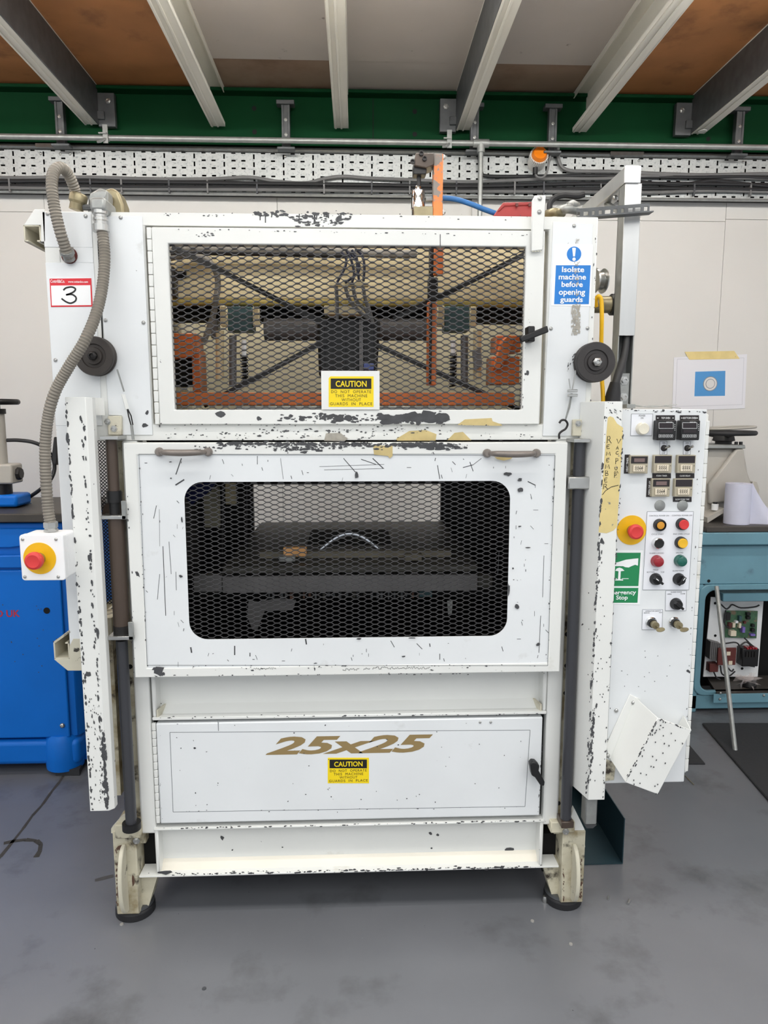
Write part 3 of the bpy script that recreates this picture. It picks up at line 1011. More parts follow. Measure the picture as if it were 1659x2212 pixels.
for a, b in (((300, 981), (1199, 984)), ((1199, 984), (1183, 1438)), ((1183, 1438), (318, 1437)), ((318, 1437), (300, 981))):
    et.ribbon([xz(*a, YD), xz(*b, YD)], 0.0013, YD - 0.0003)
for (a, b, y) in ((345, 450, 976), (1052, 1158, 979)):
    Yh = YD
    p0, p1 = at(a, y, Yh), at(b, y, Yh)
    hm = MB()
    for p in (p0, p1):
        hm.lathe([(0.012, 0.0), (0.012, 0.006), (0.0075, 0.014), (0, 0.014)], p, n=12)
    hm.tube(spline([p0 + Vector((0.004, -0.008, 0)), p0 + Vector((0.022, -0.03, 0)), p0.lerp(p1, 0.5) + Vector((0, -0.034, -0.001)), p1 + Vector((-0.022, -0.03, 0)), p1 + Vector((-0.004, -0.008, 0))], 6),
            [0.006 + 0.003 * math.sin(math.pi * i / 24) for i in range(25)], 10)
    hm.build('pull_handle', HANDLE, ldoor)

# ---- columns and beams of the lower frame
zf = at(300, 1802, YF).z
cl0, cl1 = at(296, 1630, YF).x, at(329, 1630, YF).x
cr0, cr1 = at(1178, 1630, YF).x, at(1211, 1630, YF).x
for (a, b) in ((cl0, cl1), (cr0, cr1)):
    MB().box(a, b, YF, YF + 0.09, zf, zB).build('front_column', WHITE, M, 0.006, seg=3)
# grimy outer columns behind the guide rods
ol0 = at(243, 1300, YF + 0.03).x
or1 = at(1252, 1300, YF + 0.03).x
for (a, b) in ((ol0 + 0.02, cl0 + 0.004), (cr1 - 0.004, or1 - 0.016)):
    MB().box(a, b, YF + 0.03, YF + 0.11, zf - 0.05, zB).build('outer_column', GRIME, M, 0.003)
for s_, px in ((-1, 1), (1, 1)):
    pass
for (px, py) in ((276, 1512), (281, 1440), (291, 1755), (283, 1610)):
    MB().lathe([(0, 0), (0.007, 0), (0.007, 0.001)], at(px, py, YF + 0.029), n=12).build('bolt_hole', DARK, M)
for (px, py) in ((1225, 1370), (1224, 1438), (1222, 1497), (1206, 1735)):
    MB().lathe([(0, 0), (0.007, 0), (0.007, 0.001)], at(px, py, YF + 0.029), n=12).build('bolt_hole', DARK, M)
# upper channel beam: recessed web, bottom flange
b0, b1 = at(329, 1540, YF).x, at(1180, 1540, YF).x
wz = at(740, 1549, YF).z
wt = at(740, 1440, YF).z
MB().box(b0, b1, YF + 0.045, YF + 0.055, wz, wt).build('channel_web', WHITE, M)
MB().box(b0, b1, YF - 0.004, YF + 0.055, wz, wz + 0.009).build('channel_flange', WHITE, M, 0.002)
MB().prismx([(YF + 0.045, wz + 0.009), (YF + 0.045, wz + 0.03), (YF + 0.022, wz + 0.009)], b0, b1).build('channel_fillet', WHITE, M)
for xx in (b0, b1 - 0.012):
    MB().box(xx, xx + 0.012, YF + 0.0, YF + 0.05, wz + 0.009, wt).build('channel_stiffener', WHITE, M, 0.003)
# lower channel beam
c0, c1 = at(336, 1850, YF).x, at(1172, 1850, YF).x
lz0, lz1 = at(740, 1884, YF).z, at(740, 1780, YF).z
MB().box(c0, c1, YF + 0.045, YF + 0.055, lz0, lz1).build('channel_web', WHITE, M)
MB().box(c0 - 0.05, c1 + 0.05, YF - 0.004, YF + 0.055, lz0, lz0 + 0.006).build('channel_flange', WHITE, M, 0.0015)
MB().box(c0, c1, YF - 0.004, YF + 0.055, lz1 - 0.006, lz1).build('channel_flange', WHITE, M, 0.0015)
MB().prismx([(YF + 0.045, lz0 + 0.006), (YF + 0.045, lz0 + 0.028), (YF + 0.02, lz0 + 0.006)], c0, c1).build('channel_fillet', mat('warm_white_paint', (234, 228, 214), 0.45, var=0.06, vscale=5), M)
for xx in (c0, c1 - 0.01):
    MB().box(xx, xx + 0.010, YF, YF + 0.05, lz0 + 0.006, lz1 - 0.006).build('channel_stiffener', WHITE, M, 0.003)
for (px, sx) in ((338, 1), (1170, -1)):
    p = at(px, 1535, YF)
    MB().prismz([(p.x, YF), (p.x + sx * 0.004, YF), (p.x + sx * 0.016, YF + 0.045), (p.x + sx * 0.01, YF + 0.045)], wz + 0.009, wz + 0.03).build('corner_web', CREAM, M)

MB().box(c0, c1, YF + 0.06, YBK - 0.05, lz0 + 0.01, lz0 + 0.02).build('light_block_pan', DARKSTEEL, M)  # unseen pan added to block light and darken the floor below
# ---- lower access door
YL = YF - 0.002
lx0, lx1, lzz0, lzz1 = prect(341, 1556, 1169, 1771, YL)
lod = MB().box(lx0, lx1, YL, YL + 0.03, lzz0, lzz1).build('access_door', PANEL, M, 0.004, seg=2, label='white lower access door with 25x25 in gold')
lxg0, lxg1 = lx1, at(1180, 1660, YL).x
MB().box(lx0 - 0.015, lxg1 + 0.002, YL + 0.032, YL + 0.045, lzz0 - 0.02, lzz1 + 0.012).build('door_recess', DARK, M)
el = MB()
q = [(367, 1582), (1145, 1577), (1134, 1742), (374, 1754)]
for i in range(4):
    el.ribbon([xz(*q[i], YL), xz(*q[(i + 1) % 4], YL)], 0.0014, YL - 0.0003)
el.ribbon([xz(471, 1556, YL), xz(472, 1579, YL)], 0.0018, YL - 0.0003)
el.build('panel_joint', EDGE, lod)
for k in range(13):
    za = lzz1 - (lzz1 - lzz0) * k / 13
    zb_ = lzz1 - (lzz1 - lzz0) * (k + 1) / 13
    MB().box(lx0 - 0.0125, lx0 - 0.0015, YL + 0.002, YL + 0.012, zb_ + 0.0007, za - 0.0007).build('hinge_knuckle', WHITE, lod, 0.0012)
text('25x25', 573, 1589, 935, 1628, YL - 0.0005, GOLD, lod, bold=0.035, shear=0.35)
caution_all(708, 1637, 797, 1692, YL, M, False)
lh = MB().pprism([(1145, 1652), (1150, 1646), (1158, 1647), (1166, 1655), (1164, 1666), (1177, 1690), (1176, 1698), (1168, 1698), (1156, 1680), (1149, 1676)], YL - 0.04, YL - 0.016)
lh.build('latch_handle', BLACK, M, 0.003, seg=2)
for px in (1037, 1060):
    screw(px, 1560, YL, M, 0.004)

# ---- feet
def foot(px0, px1, s_, pxd, pyd):
    Y = YF - 0.008
    xa_, xb_ = at(px0, 1880, Y).x, at(px1, 1880, Y).x
    ztop = at((px0 + px1) / 2, 1795, Y).z
    f = MB().box(xa_, xb_, Y, Y + 0.1, 0.03, ztop)
    f.build('foot_post', GRIME, M, 0.003)
    inn = xb_ if s_ < 0 else xa_
    d = 0.052 * (1 if s_ < 0 else -1)
    MB().hexa([(inn, Y + 0.03, 0.035), (inn + d * 0.35, Y + 0.03, 0.035), (inn + d * 0.35, Y + 0.1, 0.035), (inn, Y + 0.1, 0.035),
               (inn, Y + 0.03, lz0), (inn + d, Y + 0.03, lz0), (inn + d, Y + 0.1, lz0), (inn, Y + 0.1, lz0)]).build('foot_gusset', GRIME, M)
    # lifting eye plate: rounded plate set at an angle on the front of the post
    ex = xa_ + (0.032 if s_ < 0 else (xb_ - xa_) - 0.034)
    pl = []
    for k in range(15):
        a = math.pi * k / 14
        pl.append((Y - 0.055 * math.sin(a) ** 0.8, 0.045 + (ztop - 0.085) * (1 - math.cos(a)) / 2))
    e = MB()
    A = [(ex - 0.006 + (y - Y) * 0.25 * -s_ * 0, y, z) for y, z in pl]
    B = [(ex + 0.006, y, z) for y, z in pl]
    e.loft(A, B)
    e.build('lifting_eye', CREAM, M, 0.002)
    MB().lathe([(0, -0.0005), (0.011, -0.0005), (0.011, 0.0005), (0, 0.0005)], (ex - 0.007 * s_ * -1, Y - 0.026, ztop * 0.42), (s_ * -1, 0, 0), 14).build('eye_hole', DARK, M)
    cx_ = at(pxd, pyd, YF + 0.03).x
    Yc = YF + 0.052
    MB().lathe([(0.058, 0), (0.058, 0.022), (0.05, 0.03)], (cx_, Yc, 0.0), (0, 0, 1), 32).build('levelling_pad', RUBBER, M, 0.002)
    MB().lathe([(0.056, 0.029), (0.054, 0.038), (0.02, 0.039)], (cx_, Yc, 0.0), (0, 0, 1), 32).build('pad_plate', GALVDARK, M)
foot(247, 297, -1, 287, 1945)
foot(1213, 1262, 1, 1220, 1925)
for (a, b) in ((248, 303), (1190, 1242)):
    MB().pbox(a, 1782 if a < 500 else 1776, b, 1812 if a < 500 else 1800, YF - 0.02, YF + 0.06).build('rod_base', GRIME, M, 0.003)
MB().pprism([(240, 1790), (262, 1765), (275, 1760), (275, 1800), (240, 1800)], YF - 0.005, YF + 0.01).build('base_cheek', CREAM, M)
MB().pprism([(1232, 1770), (1240, 1745), (1262, 1790), (1264, 1830), (1232, 1830)], YF - 0.005, YF + 0.01).build('base_cheek', WHITE, M)
for (px, py) in ((295, 1816), (1222, 1796)):
    screw(px, py, YF - 0.021, M, 0.007, HEXBOLT, 'bolt')

# ---- guide rods and pneumatic cylinders
YR = 1.915
def vrod(px_t, py_t, px_b, py_b, r, m, nm, n=20):
    a, b = at(px_t, py_t, YR), at(px_b, py_b, YR)
    x = (a.x + b.x) / 2
    return MB().cyl((x, YR, a.z), (x, YR, b.z), r, n).build(nm, m, M)
vrod(240, 950, 247, 1062, 0.0145, OILED, 'piston_rod')
vrod(246, 1060, 248, 1085, 0.018, BLACK, 'rod_coupling')
vrod(247, 1085, 248, 1115, 0.0135, BLACK, 'rod_coupling')
vrod(251, 1118, 264, 1375, 0.0215, OILED, 'lift_cylinder')
vrod(263, 1350, 264, 1376, 0.0225, DARKSTEEL, 'cylinder_cap')
vrod(263, 1383, 284, 1785, 0.0155, BLUESTEEL, 'guide_rod')
vrod(284, 1776, 285, 1790, 0.026, BLACK, 'rod_collar')
vrod(1252, 955, 1222, 1782, 0.0155, BLUESTEEL, 'guide_rod')
MB().pbox(1213, 1776, 1240, 1790, YR - 0.02, YR + 0.03).build('rod_collar', OILED, M, 0.002)
MB().pprism([(228, 1060), (232, 1078), (222, 1100), (218, 1117), (262, 1117), (262, 1062)], YR + 0.02, YR + 0.032).build('lift_arm', OILED, M, 0.002)
screw(233, 1083, YR + 0.02, M, 0.006)
# L brackets
def lbr(px0, px1, py, pxv, pyv, d=0.06, s_=1):
    x0, x1, z0, z1 = prect(px0, py - 4, px1, py + 4, YR - 0.03)
    MB().box(x0, x1, YR - 0.03, YR + d, z0, z1).build('bracket_shelf', STEEL, M, 0.001)
    if pxv:
        x0, x1, z0, z1 = prect(pxv, pyv, px1, py + 4, YR - 0.03)
        MB().box(x0, x1, YR - 0.03, YR - 0.024, z0, z1).build('bracket_upright', GALV, M, 0.001)
lbr(215, 255, 946, None, None)
lbr(215, 272, 1118, 262, 1082)
lbr(232, 288, 1379, 277, 1344)
lbr(1240, 1275, 952, None, None)
bp = MB().pprism([(232, 899), (262, 898), (263, 940), (233, 940)], YC1 - 0.012, YC1).build('rod_bracket', CREAM, M, 0.002)
bp2 = MB().pprism([(1238, 906), (1270, 906), (1268, 942), (1236, 942)], YC1 - 0.012, YC1).build('rod_bracket', CREAM, M, 0.002)
for (px, py) in ((232, 911), (246, 926), (1249, 915), (1262, 931)):
    screw(px, py, YC1 - 0.013, M, 0.006, HEXBOLT, 'bolt')
MB().pbox(1228, 1030, 1278, 1057, YR - 0.022, YR + 0.03).build('rod_clamp', STEEL, M, 0.003)

# ---- side mesh seen between the cover and the cylinder
sm = MB()
Ym = 2.02
for k in range(-30, 60):
    pass
x0, x1, z0, z1 = prect(196, 895, 248, 1305, Ym)
w = x1 - x0
stp = 0.0095
k = z0 - w
while k < z1:
    a0, a1 = max(k, z0), min(k + w, z1)
    if a1 > a0:
        sm.ribbon([(x0 + (a0 - k), a0), (x0 + (a1 - k), a1)], 0.0024, Ym)
        sm.ribbon([(x1 - (a0 - k), a0), (x1 - (a1 - k), a1)], 0.0024, Ym + 0.001)
    k += stp
sm.build('side_mesh', BLACK, M, kind='stuff')

# ---- left guard channel (bent sheet)
xL, xC, xR = at(140, 857, 1.86).x, at(184, 857, 1.86).x, at(199, 860, 1.872).x
xE = at(206, 860, 1.893).x
zt_, zb_ = at(165, 858, 1.86).z, at(215, 1752, 1.86).z
MB().sheetz([(xL, YF - 0.004), (xL, 1.86), (xC, 1.86), (xR, 1.872), (xE, 1.893)], 0.0025, zt_ * 0 + zb_, zt_).build('guard_channel', WHITE, M, 0.002, seg=2)
MB().pprism([(186, 858), (224, 860), (226, 897), (207, 897)], 1.93, 1.933).build('channel_tab', WHITE, M)
MB().box(at(245, 1500, 2.1).x - 0.02, at(262, 1500, 2.1).x, 2.05, 2.15, at(250, 1700, 2.1).z, at(250, 1325, 2.1).z).build('rear_column', GRIME, M)
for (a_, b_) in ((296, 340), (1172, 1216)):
    MB().pbox(a_, 1800, b_, 1882, YF + 0.06, YF + 0.4).build('void_shade_block', DARK, M)  # black box added to paint in the shade of the hollow beside each foot

# ---- pulleys and lift cables
def pulley(px, py, r, m, nm='pulley', Y=YF - 0.004):
    c_ = at(px, py, Y)
    MB().lathe([(r * .96, 0), (r, 0.004), (r, 0.009), (r * .9, 0.013), (r * .9, 0.019), (r, 0.024), (r, 0.030), (r * .96, 0.034), (r * .62, 0.034), (r * .58, 0.030), (r * .45, 0.030), (r * .42, 0.036), (r * .22, 0.036), (r * .22, 0.028), (0, 0.028)], c_, n=40).build(nm, m, M)
    MB().lathe([(0.012, 0.028), (0.012, 0.046), (0.010, 0.048), (0.006, 0.05), (0.005, 0.046), (0, 0.046)], c_, n=6, smooth=False).build('axle_bolt', DARKSTEEL if px < 600 else STEEL, M)
    return c_
pulley(212, 771, 0.051, mat('pulley_brown', (62, 57, 54), 0.5, 0.2, var=0.15, vscale=30))
pulley(1279, 784, 0.0535, mat('pulley_dark', (58, 55, 55), 0.5, 0.2, var=0.15, vscale=30))
Yc = YF - 0.022
def wire(pts, r, m, nm):
    return MB().tube([at(*p, Yc) for p in pts], r, 6).build(nm, m, M)
wire([(253, 798), (268, 846)], 0.0022, GALV, 'lift_cable')
wire([(266, 852), (275, 884)], 0.005, WHITE, 'cable_ferrule')
wire([(275, 884), (278, 900), (284, 922)], 0.0018, DARKSTEEL, 'cable_loop')
wire([(276, 884), (283, 898), (287, 918)], 0.0018, DARKSTEEL, 'cable_loop')
wire([(284, 918), (288, 950)], 0.004, GALV, 'cable_shackle')
wire([(1244, 800), (1236, 845)], 0.0022, STEEL, 'lift_cable')
wire([(1229, 818), (1232, 840)], 0.0016, STEEL, 'cable_tail')
for py in (844, 854):
    MB().pbox(1228, py - 3, 1248, py + 3, Yc - 0.008, Yc + 0.004).build('cable_clamp', STEEL, M, 0.001)
wire([(1234, 850), (1228, 880), (1222, 904)], 0.0018, GALV, 'cable_loop')
wire([(1236, 850), (1231, 880), (1222, 906)], 0.0018, GALV, 'cable_loop')
P = spline([at(*p, Yc) for p in ((1208, 914), (1213, 908), (1221, 908), (1226, 916), (1222, 926), (1213, 932), (1208, 938), (1208, 948))], 5)
MB().tube(P, 0.003, 8).build('lift_hook', DARKSTEEL, M)
# idler pulley and black spring roller on the right side
MB().lathe([(0.034, -0.016), (0.036, -0.012), (0.026, -0.008), (0.026, 0.008), (0.036, 0.012), (0.034, 0.016)], at(1294, 607, YF + 0.2) + Vector((0.0, 0, 0)), (1, 0.15, 0), 28).build('idler_pulley', STEEL, M)
q = at(1290, 658, YF + 0.3)
MB().cyl(q - Vector((0.02, 0, 0)), q + Vector((0.05, 0, 0)), 0.026, 20).build('cord_grip_body', BRASS, M)
MB().cyl(q + Vector((0.04, 0, 0)), q + Vector((0.085, 0, 0)), 0.033, 20).build('cord_grip_cap', BLACK, M, 0.003)

# ---- lot tag with handwritten number
Yt = YC1 - 0.0012
tg = MB().pprism([(107, 602), (197, 601), (200, 662), (110, 663)], Yt, YC1).build('lot_tag', TAGRED, M, label='red and white auction tag with a handwritten 3')
MB().pprism([(110, 617), (195, 616), (197, 659), (112, 660)], Yt - 0.0003, Yt).build('tag_field', SIGNWHITE, tg)
text('Cottrill&Co.', 109, 604, 140, 611, Yt - 0.0003, SIGNWHITE, tg, bold=0.01)
text('www.cottandco.com', 147, 606, 190, 611, Yt - 0.0003, SIGNWHITE, tg, bold=0.01)
th = spline([(xz(*p, Yt)[0], 0, xz(*p, Yt)[1]) for p in ((137, 627), (143, 622), (155, 620), (163, 624), (160, 630), (150, 635), (143, 637), (155, 636), (164, 642), (163, 650), (153, 655), (143, 652), (133, 645))], 6)
MB().ribbon([(p.x, p.z) for p in th], 0.0042, Yt - 0.0007).build('handwritten_number', INK, tg)
screw(142, 634 - 25, Yt, tg, 0.0001) if False else None

# ---- clamp assembly on top
Yk = 2.1
def tb(px0, py0, px1, py1, m, nm, d=0.05, Y=Yk, bev=0.002):
    return MB().pbox(px0, py0, px1, py1, Y, Y + d).build(nm, m, M, bev)
MB().pprism([(898, 330), (938, 330), (938, 356), (922, 362), (895, 357)], Yk - 0.01, Yk + 0.05).build('clamp_head', OILED, M, 0.002)
for (px, py) in ((910, 332), (917, 343), (891, 350)):
    MB().lathe([(0.0065, 0), (0.0065, 0.006), (0.004, 0.006), (0.004, 0.002), (0, 0.002)], at(px, py, Yk - 0.01), n=14).build('cap_screw', DARKSTEEL, M)
MB().pprism([(893, 352), (923, 355), (921, 376), (893, 376)], Yk, Yk + 0.04).build('clevis', BLACK, M, 0.002)
a, b = at(905, 374, Yk + 0.02), at(905, 410, Yk + 0.02)
MB().cyl(a, (a.x, a.y, b.z), 0.006, 12).build('clamp_rod', BLACK, M)
a, b = at(903, 413, Yk + 0.02), at(903, 464, Yk + 0.02)
MB().lathe([(0.019, 0), (0.019, -0.018), (0.020, -0.02), (0.020, -0.05), (0.018, -0.052), (0.018, -0.09)], a, (0, 0, 1), 28).build('pneumatic_cylinder', CHROME, M)
MB().lathe([(0.0085, -0.002), (0.0085, 0.012), (0.007, 0.014)], a, (0, 0, 1), 20).build('cylinder_nut', CHROME, M)
c_ = at(920, 430, Yk + 0.02)
MB().cyl(c_, c_ + Vector((0.022, 0, 0)), 0.007, 8).build('hose_fitting', GALV, M)
tb(894, 445, 936, 470, BRASS, 'clamp_base', 0.05)
tb(936, 331, 957, 470, ORANGEWORN, 'orange_clamp_bar', 0.03, Yk + 0.0)
screw(958, 340, Yk + 0.01, M, 0.007)
screw(957, 459, Yk + 0.01, M, 0.007)

# ---- conduit boxes on the top left
Yj = 2.0
MB().pprism([(188, 470), (190, 432), (193, 418), (214, 405), (231, 410), (233, 424), (230, 470)], Yj, Yj + 0.045).build('conduit_elbow', GALV, M, 0.006, seg=3)
MB().pprism([(190, 428), (196, 416), (212, 411), (230, 412), (229, 424), (222, 438), (204, 441), (193, 436)], Yj - 0.008, Yj).build('elbow_cover', GALV, M, 0.003, seg=2)
screw(210, 436, Yj - 0.008, M, 0.005)
MB().pprism([(226, 470), (228, 425), (222, 410), (240, 404), (255, 412), (266, 440), (269, 470)], Yj + 0.05, Yj + 0.11).build('conduit_body', BRASS, M, 0.008, seg=3)
c_ = at(218, 455, YF - 0.03)
# gland above the long conduit
a = at(216, 456, YF - 0.026)
MB().lathe([(0.020, 0.0), (0.020, -0.008), (0.016, -0.01), (0.016, -0.016), (0.019, -0.018), (0.019, -0.024), (0.0165, -0.026), (0.0165, -0.032), (0.021, -0.034), (0.021, -0.05), (0.018, -0.052)], a, (0, 0, 1), 12).build('conduit_gland', STEEL, M)
MB().box(a.x - 0.02, a.x + 0.02, YF - 0.045, Yj, a.z - 0.004, a.z + 0.03).build('elbow_spout', GALV, M, 0.008, seg=2)
a = at(168, 434, Yj)
MB().lathe([(0.020, 0.018), (0.023, 0.014), (0.023, -0.002), (0.018, -0.008), (0.018, -0.024)], a, (0.25, 0.0, 1), 10).build('conduit_gland', BRASS, M)
c_ = at(180, 448, Yj)
MB().cyl(c_, c_ + Vector((0.03, 0, 0)), 0.008, 8).build('conduit_nipple', GALVDARK, M)
# small pipes and fittings behind the right corner
for (px0, px1, py, r, m) in ((1182, 1215, 462, 0.012, BRASS), (1205, 1250, 455, 0.014, GALV), (1228, 1246, 445, 0.012, GALV)):
    MB().tube(spline([at(px0, py, 2.25), at((px0 + px1) / 2, py - 4, 2.22), at(px1, py, 2.25)], 4), r, 10).build('air_fitting', m, M)

# ---- inside the upper guard: oven housing, drive, orange frame
def ib(px0, py0, px1, py1, Y, d, m, nm, bev=0.002, lab=None):
    return MB().pbox(px0, py0, px1, py1, Y, Y + d).build(nm, m, M, bev, lab)
ib(340, 500, 1150, 652, 2.36, 0.27, OVENCREAM, 'oven_housing', 0.012)
a, b = at(340, 652, 2.36), at(1150, 652, 2.36)
MB().cyl((a.x, 2.372, a.z + 0.002), (b.x, 2.372, a.z + 0.002), 0.012, 12).build('oven_edge', mat('oven_yellow_edge', (176, 156, 84), 0.5, var=0.2, vscale=10), M)
ib(374, 585, 402, 600, 2.352, 0.008, DARK, 'vent_slot')
ib(360, 575, 376, 640, 2.3, 0.05, DARKSTEEL, 'inner_post')
ib(360, 655, 1150, 690, 2.45, 0.12, DARK, 'painted_shade_bar')  # near-black bar painted in for the shade under the oven housing
ib(370, 660, 700, 900, 2.95, 0.02, BACKBEIGE, 'back_panel')
ib(700, 660, 1135, 900, 2.95, 0.02, BACKBEIGE, 'back_panel')
# back conduits under the top edge
for (pts, r, m) in ((((350, 541), (420, 537), (520, 540), (640, 540), (745, 545), (840, 549), (900, 549)), 0.012, CONDUIT),
                    (((350, 560), (400, 553), (440, 556), (458, 572), (470, 600), (468, 640), (458, 690), (440, 740)), 0.009, CONDUIT),
                    (((350, 551), (400, 547), (450, 545), (600, 548), (760, 552)), 0.009, DARKSTEEL)):
    P = spline([at(*p, 2.3) for p in pts], 8)
    MB().tube(P, [r * (1 + 0.08 * (i % 2)) for i in range(len(P))], 10).build('inner_conduit', m, M)
# scissor arms: black flat bars
for (a, b) in (((372, 532), (705, 700)), ((1142, 545), (850, 690)), ((705, 735), (440, 876)), ((815, 745), (1125, 885))):
    Y = 2.26
    p, q = Vector(xz(*a, Y)), Vector(xz(*b, Y))
    d = (q - p).normalized()
    n = Vector((-d.y, d.x)) * 0.0075
    MB().prism([tuple(p + n), tuple(q + n), tuple(q - n), tuple(p - n)], Y, Y + 0.012).build('scissor_arm', BLACK, M)
# motor
mt = MB()
Y = 2.28
x0, x1, z0, z1 = prect(688, 684, 822, 815, Y)
mt.prism([(x0, z0), (x1 - 0.012, z0), (x1, z1 - 0.02), (x1 - 0.006, z1), (x0 + 0.01, z1), (x0 - 0.004, z1 - 0.02)], Y, Y + 0.2)
mo = mt.build('drive_motor', BLACK, M, 0.01, seg=2)
for k in range(6):
    xk = x0 + 0.016 + k * (x1 - x0 - 0.032) / 5
    MB().box(xk - 0.003, xk + 0.003, Y - 0.008, Y, z0 + 0.01, z1 - 0.03).build('cooling_fin', BLACK, mo)
MB().pbox(776, 690, 784, 800, Y - 0.016, Y - 0.008).build('conduit_strip', INNERGREY, mo)
ib(700, 660, 792, 679, 2.24, 0.05, OVENCREAM, 'motor_mount')
ib(786, 785, 808, 799, 2.2, 0.03, mat('blue_connector', (86, 100, 160), 0.4), 'cable_connector')
ib(712, 609, 796, 617, 2.26, 0.03, OVENCREAM, 'cable_bracket', 0.001)
cabs = [((738, 545), (748, 560), (744, 580), (728, 610)), ((748, 540), (758, 560), (765, 590), (760, 611)), ((755, 545), (775, 570), (772, 590), (745, 611)),
        ((768, 538), (782, 552), (787, 575), (785, 608)), ((760, 540), (770, 556), (772, 580), (776, 608))]
for c_ in cabs:
    MB().tube(spline([at(*p, 2.25) for p in c_], 5), 0.0042, 7).build('motor_cable', mat('navy_cable', (28, 32, 52), 0.4) if c_ is cabs[0] else bpy.data.materials['navy_cable'], M)
for c_ in (((726, 618), (728, 650), (728, 690)), ((745, 618), (756, 650), (775, 672), (798, 690)), ((762, 618), (770, 650), (790, 670), (802, 692)), ((784, 618), (790, 650), (798, 670), (806, 700))):
    MB().tube(spline([at(*p, 2.24) for p in c_], 5), 0.0055, 8).build('motor_lead', CABLEG, M)
# orange frame
def seg3(px0, py0, px1, py1, Y, d, m, nm):
    return ib(px0, py0, px1, py1, Y, d, m, nm, 0.002)
seg3(938, 520, 958, 594, 2.22, 0.02, ORANGE, 'orange_plate')
seg3(928, 520, 938, 600, 2.25, 0.03, DARKSTEEL, 'slide_block')
seg3(925, 600, 946, 650, 2.24, 0.03, BLACK, 'slide_block')
seg3(923, 652, 943, 832, 2.22, 0.03, ORANGE, 'orange_post')
MB().tube([at(931, 655, 2.21), at(929, 830, 2.21)], 0.004, 8).build('slide_rod', DARKSTEEL, M)
seg3(382, 848, 1112, 876, 2.2, 0.06, ORANGE, 'orange_beam')
seg3(372, 720, 425, 756, 2.3, 0.1, ORANGE, 'orange_bracket')
seg3(415, 756, 432, 850, 2.3, 0.1, ORANGE, 'orange_bracket')
MB().pprism([(385, 738), (420, 738), (418, 770), (372, 775), (372, 760)], 2.26, 2.3).build('orange_lever', ORANGE, M, 0.003)
seg3(360, 772, 418, 835, 2.36, 0.05, DARK, 'painted_shade_block')  # painted shade: near-black block set in below the left orange lever
seg3(1072, 725, 1125, 760, 2.3, 0.1, ORANGE, 'orange_bracket')
seg3(1062, 770, 1122, 830, 2.3, 0.1, ORANGE, 'orange_bracket')
MB().pprism([(1085, 735), (1100, 722), (1112, 730), (1100, 765), (1078, 800), (1068, 795)], 2.26, 2.3).build('orange_lever', ORANGE, M, 0.003)
# clamps, cylinders and springs
for (x, s_) in ((518, 1), (988, -1)):
    seg3(x - 27, 662, x + 27, 714, 2.34, 0.08, INNERTEAL, 'junction_box')
    seg3(x - 43, 660, x - 28, 704, 2.32, 0.03, OVENCREAM, 'box_tab')
    seg3(x + 28, 662, x + 41, 704, 2.32, 0.03, OVENCREAM, 'box_tab')
    MB().cyl(at(x + 9 * s_, 770, 2.3), at(x + 9 * s_, 735, 2.3), 0.008, 12).build('spring_rod', SIGNWHITE, M)
    p0, p1 = at(x + 9 * s_, 765, 2.3), at(x + 9 * s_, 835, 2.3)
    NN = 90
    P = [Vector((p0.x + 0.010 * math.cos(k * 0.8), 2.3 + 0.010 * math.sin(k * 0.8), p0.z + (p1.z - p0.z) * k / NN)) for k in range(NN + 1)]
    MB().tube(P, 0.0028, 5).build('coil_spring', BLACK, M)
    MB().cyl(at(x - 43 * s_, 715, 2.33), at(x - 43 * s_, 820, 2.33), 0.013, 14).build('air_cylinder', OVENCREAM, M)
    MB().cyl(at(x - 15 * s_, 725, 2.33), at(x - 15 * s_, 835, 2.33), 0.012, 14).build('air_cylinder', INNERGREY, M)
for (x0, x1) in ((572, 690), (818, 922)):
    p, q = at(x0, 712, 2.4), at(x1, 712, 2.4)
    MB().cyl(p, q, 0.036, 24).build('vacuum_cylinder', INNERGREY, M)
seg3(455, 690, 470, 730, 2.4, 0.05, INNERGREY, 'inner_plate')
MB().pprism([(1022, 760), (1038, 752), (1042, 790), (1026, 800)], 2.3, 2.32).build('inner_plate', INNERGREY, M)
seg3(510, 878, 1000, 892, 2.12, 0.06, GALV, 'drip_tray')
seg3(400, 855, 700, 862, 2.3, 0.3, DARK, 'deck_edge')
ib(340, 890, 1170, 960, 2.1, 0.85, DARKSTEEL, 'oven_floor')

# ---- inside the lower guard: platen, mould and clamp frame
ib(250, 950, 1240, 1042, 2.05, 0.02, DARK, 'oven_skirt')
rx0, rx1, rz0, rz1 = prect(548, 1046, 952, 1215, YBK - 0.03)
MB().ring(rect(cl0, cr1, 0.2, zB), rect(rx0, rx1, rz0, rz1), YBK - 0.03, YBK).build('rear_panel', DARKSTEEL, M)
for xx in (cl0 + 0.002, cr1 - 0.008):
    MB().box(xx, xx + 0.006, YF + 0.1, YBK, 0.2, zB).build('inner_side_panel', DARKSTEEL, M)
def quad_plate(pts, th, m, nm):
    # pts: (px,py,Y) of the upper face, all at the same height
    P = [at(*p) for p in pts]
    z = sum(p.z for p in P) / len(P)
    return MB().prismz([(p.x, p.y) for p in P], z - th, z).build(nm, m, M, 0.003)
z_pl = at(755, 1222, 2.08).z
def hplate(x0, x1, y0, y1, z, th, m, nm):
    return MB().box(x0, x1, y0, y1, z - th, z).build(nm, m, M, 0.003)
pl0, pl1 = at(480, 1222, 2.08).x, at(1032, 1222, 2.08).x
ybk = 2.08 * (1222 - 893) / (1135 - 893)
hplate(pl0, pl1, 2.08, 2.95, z_pl, 0.022, MOLD, 'platen')
ib(480, 1243, 1032, 1279, 2.085, 0.03, INNERGREY, 'platen_skirt')
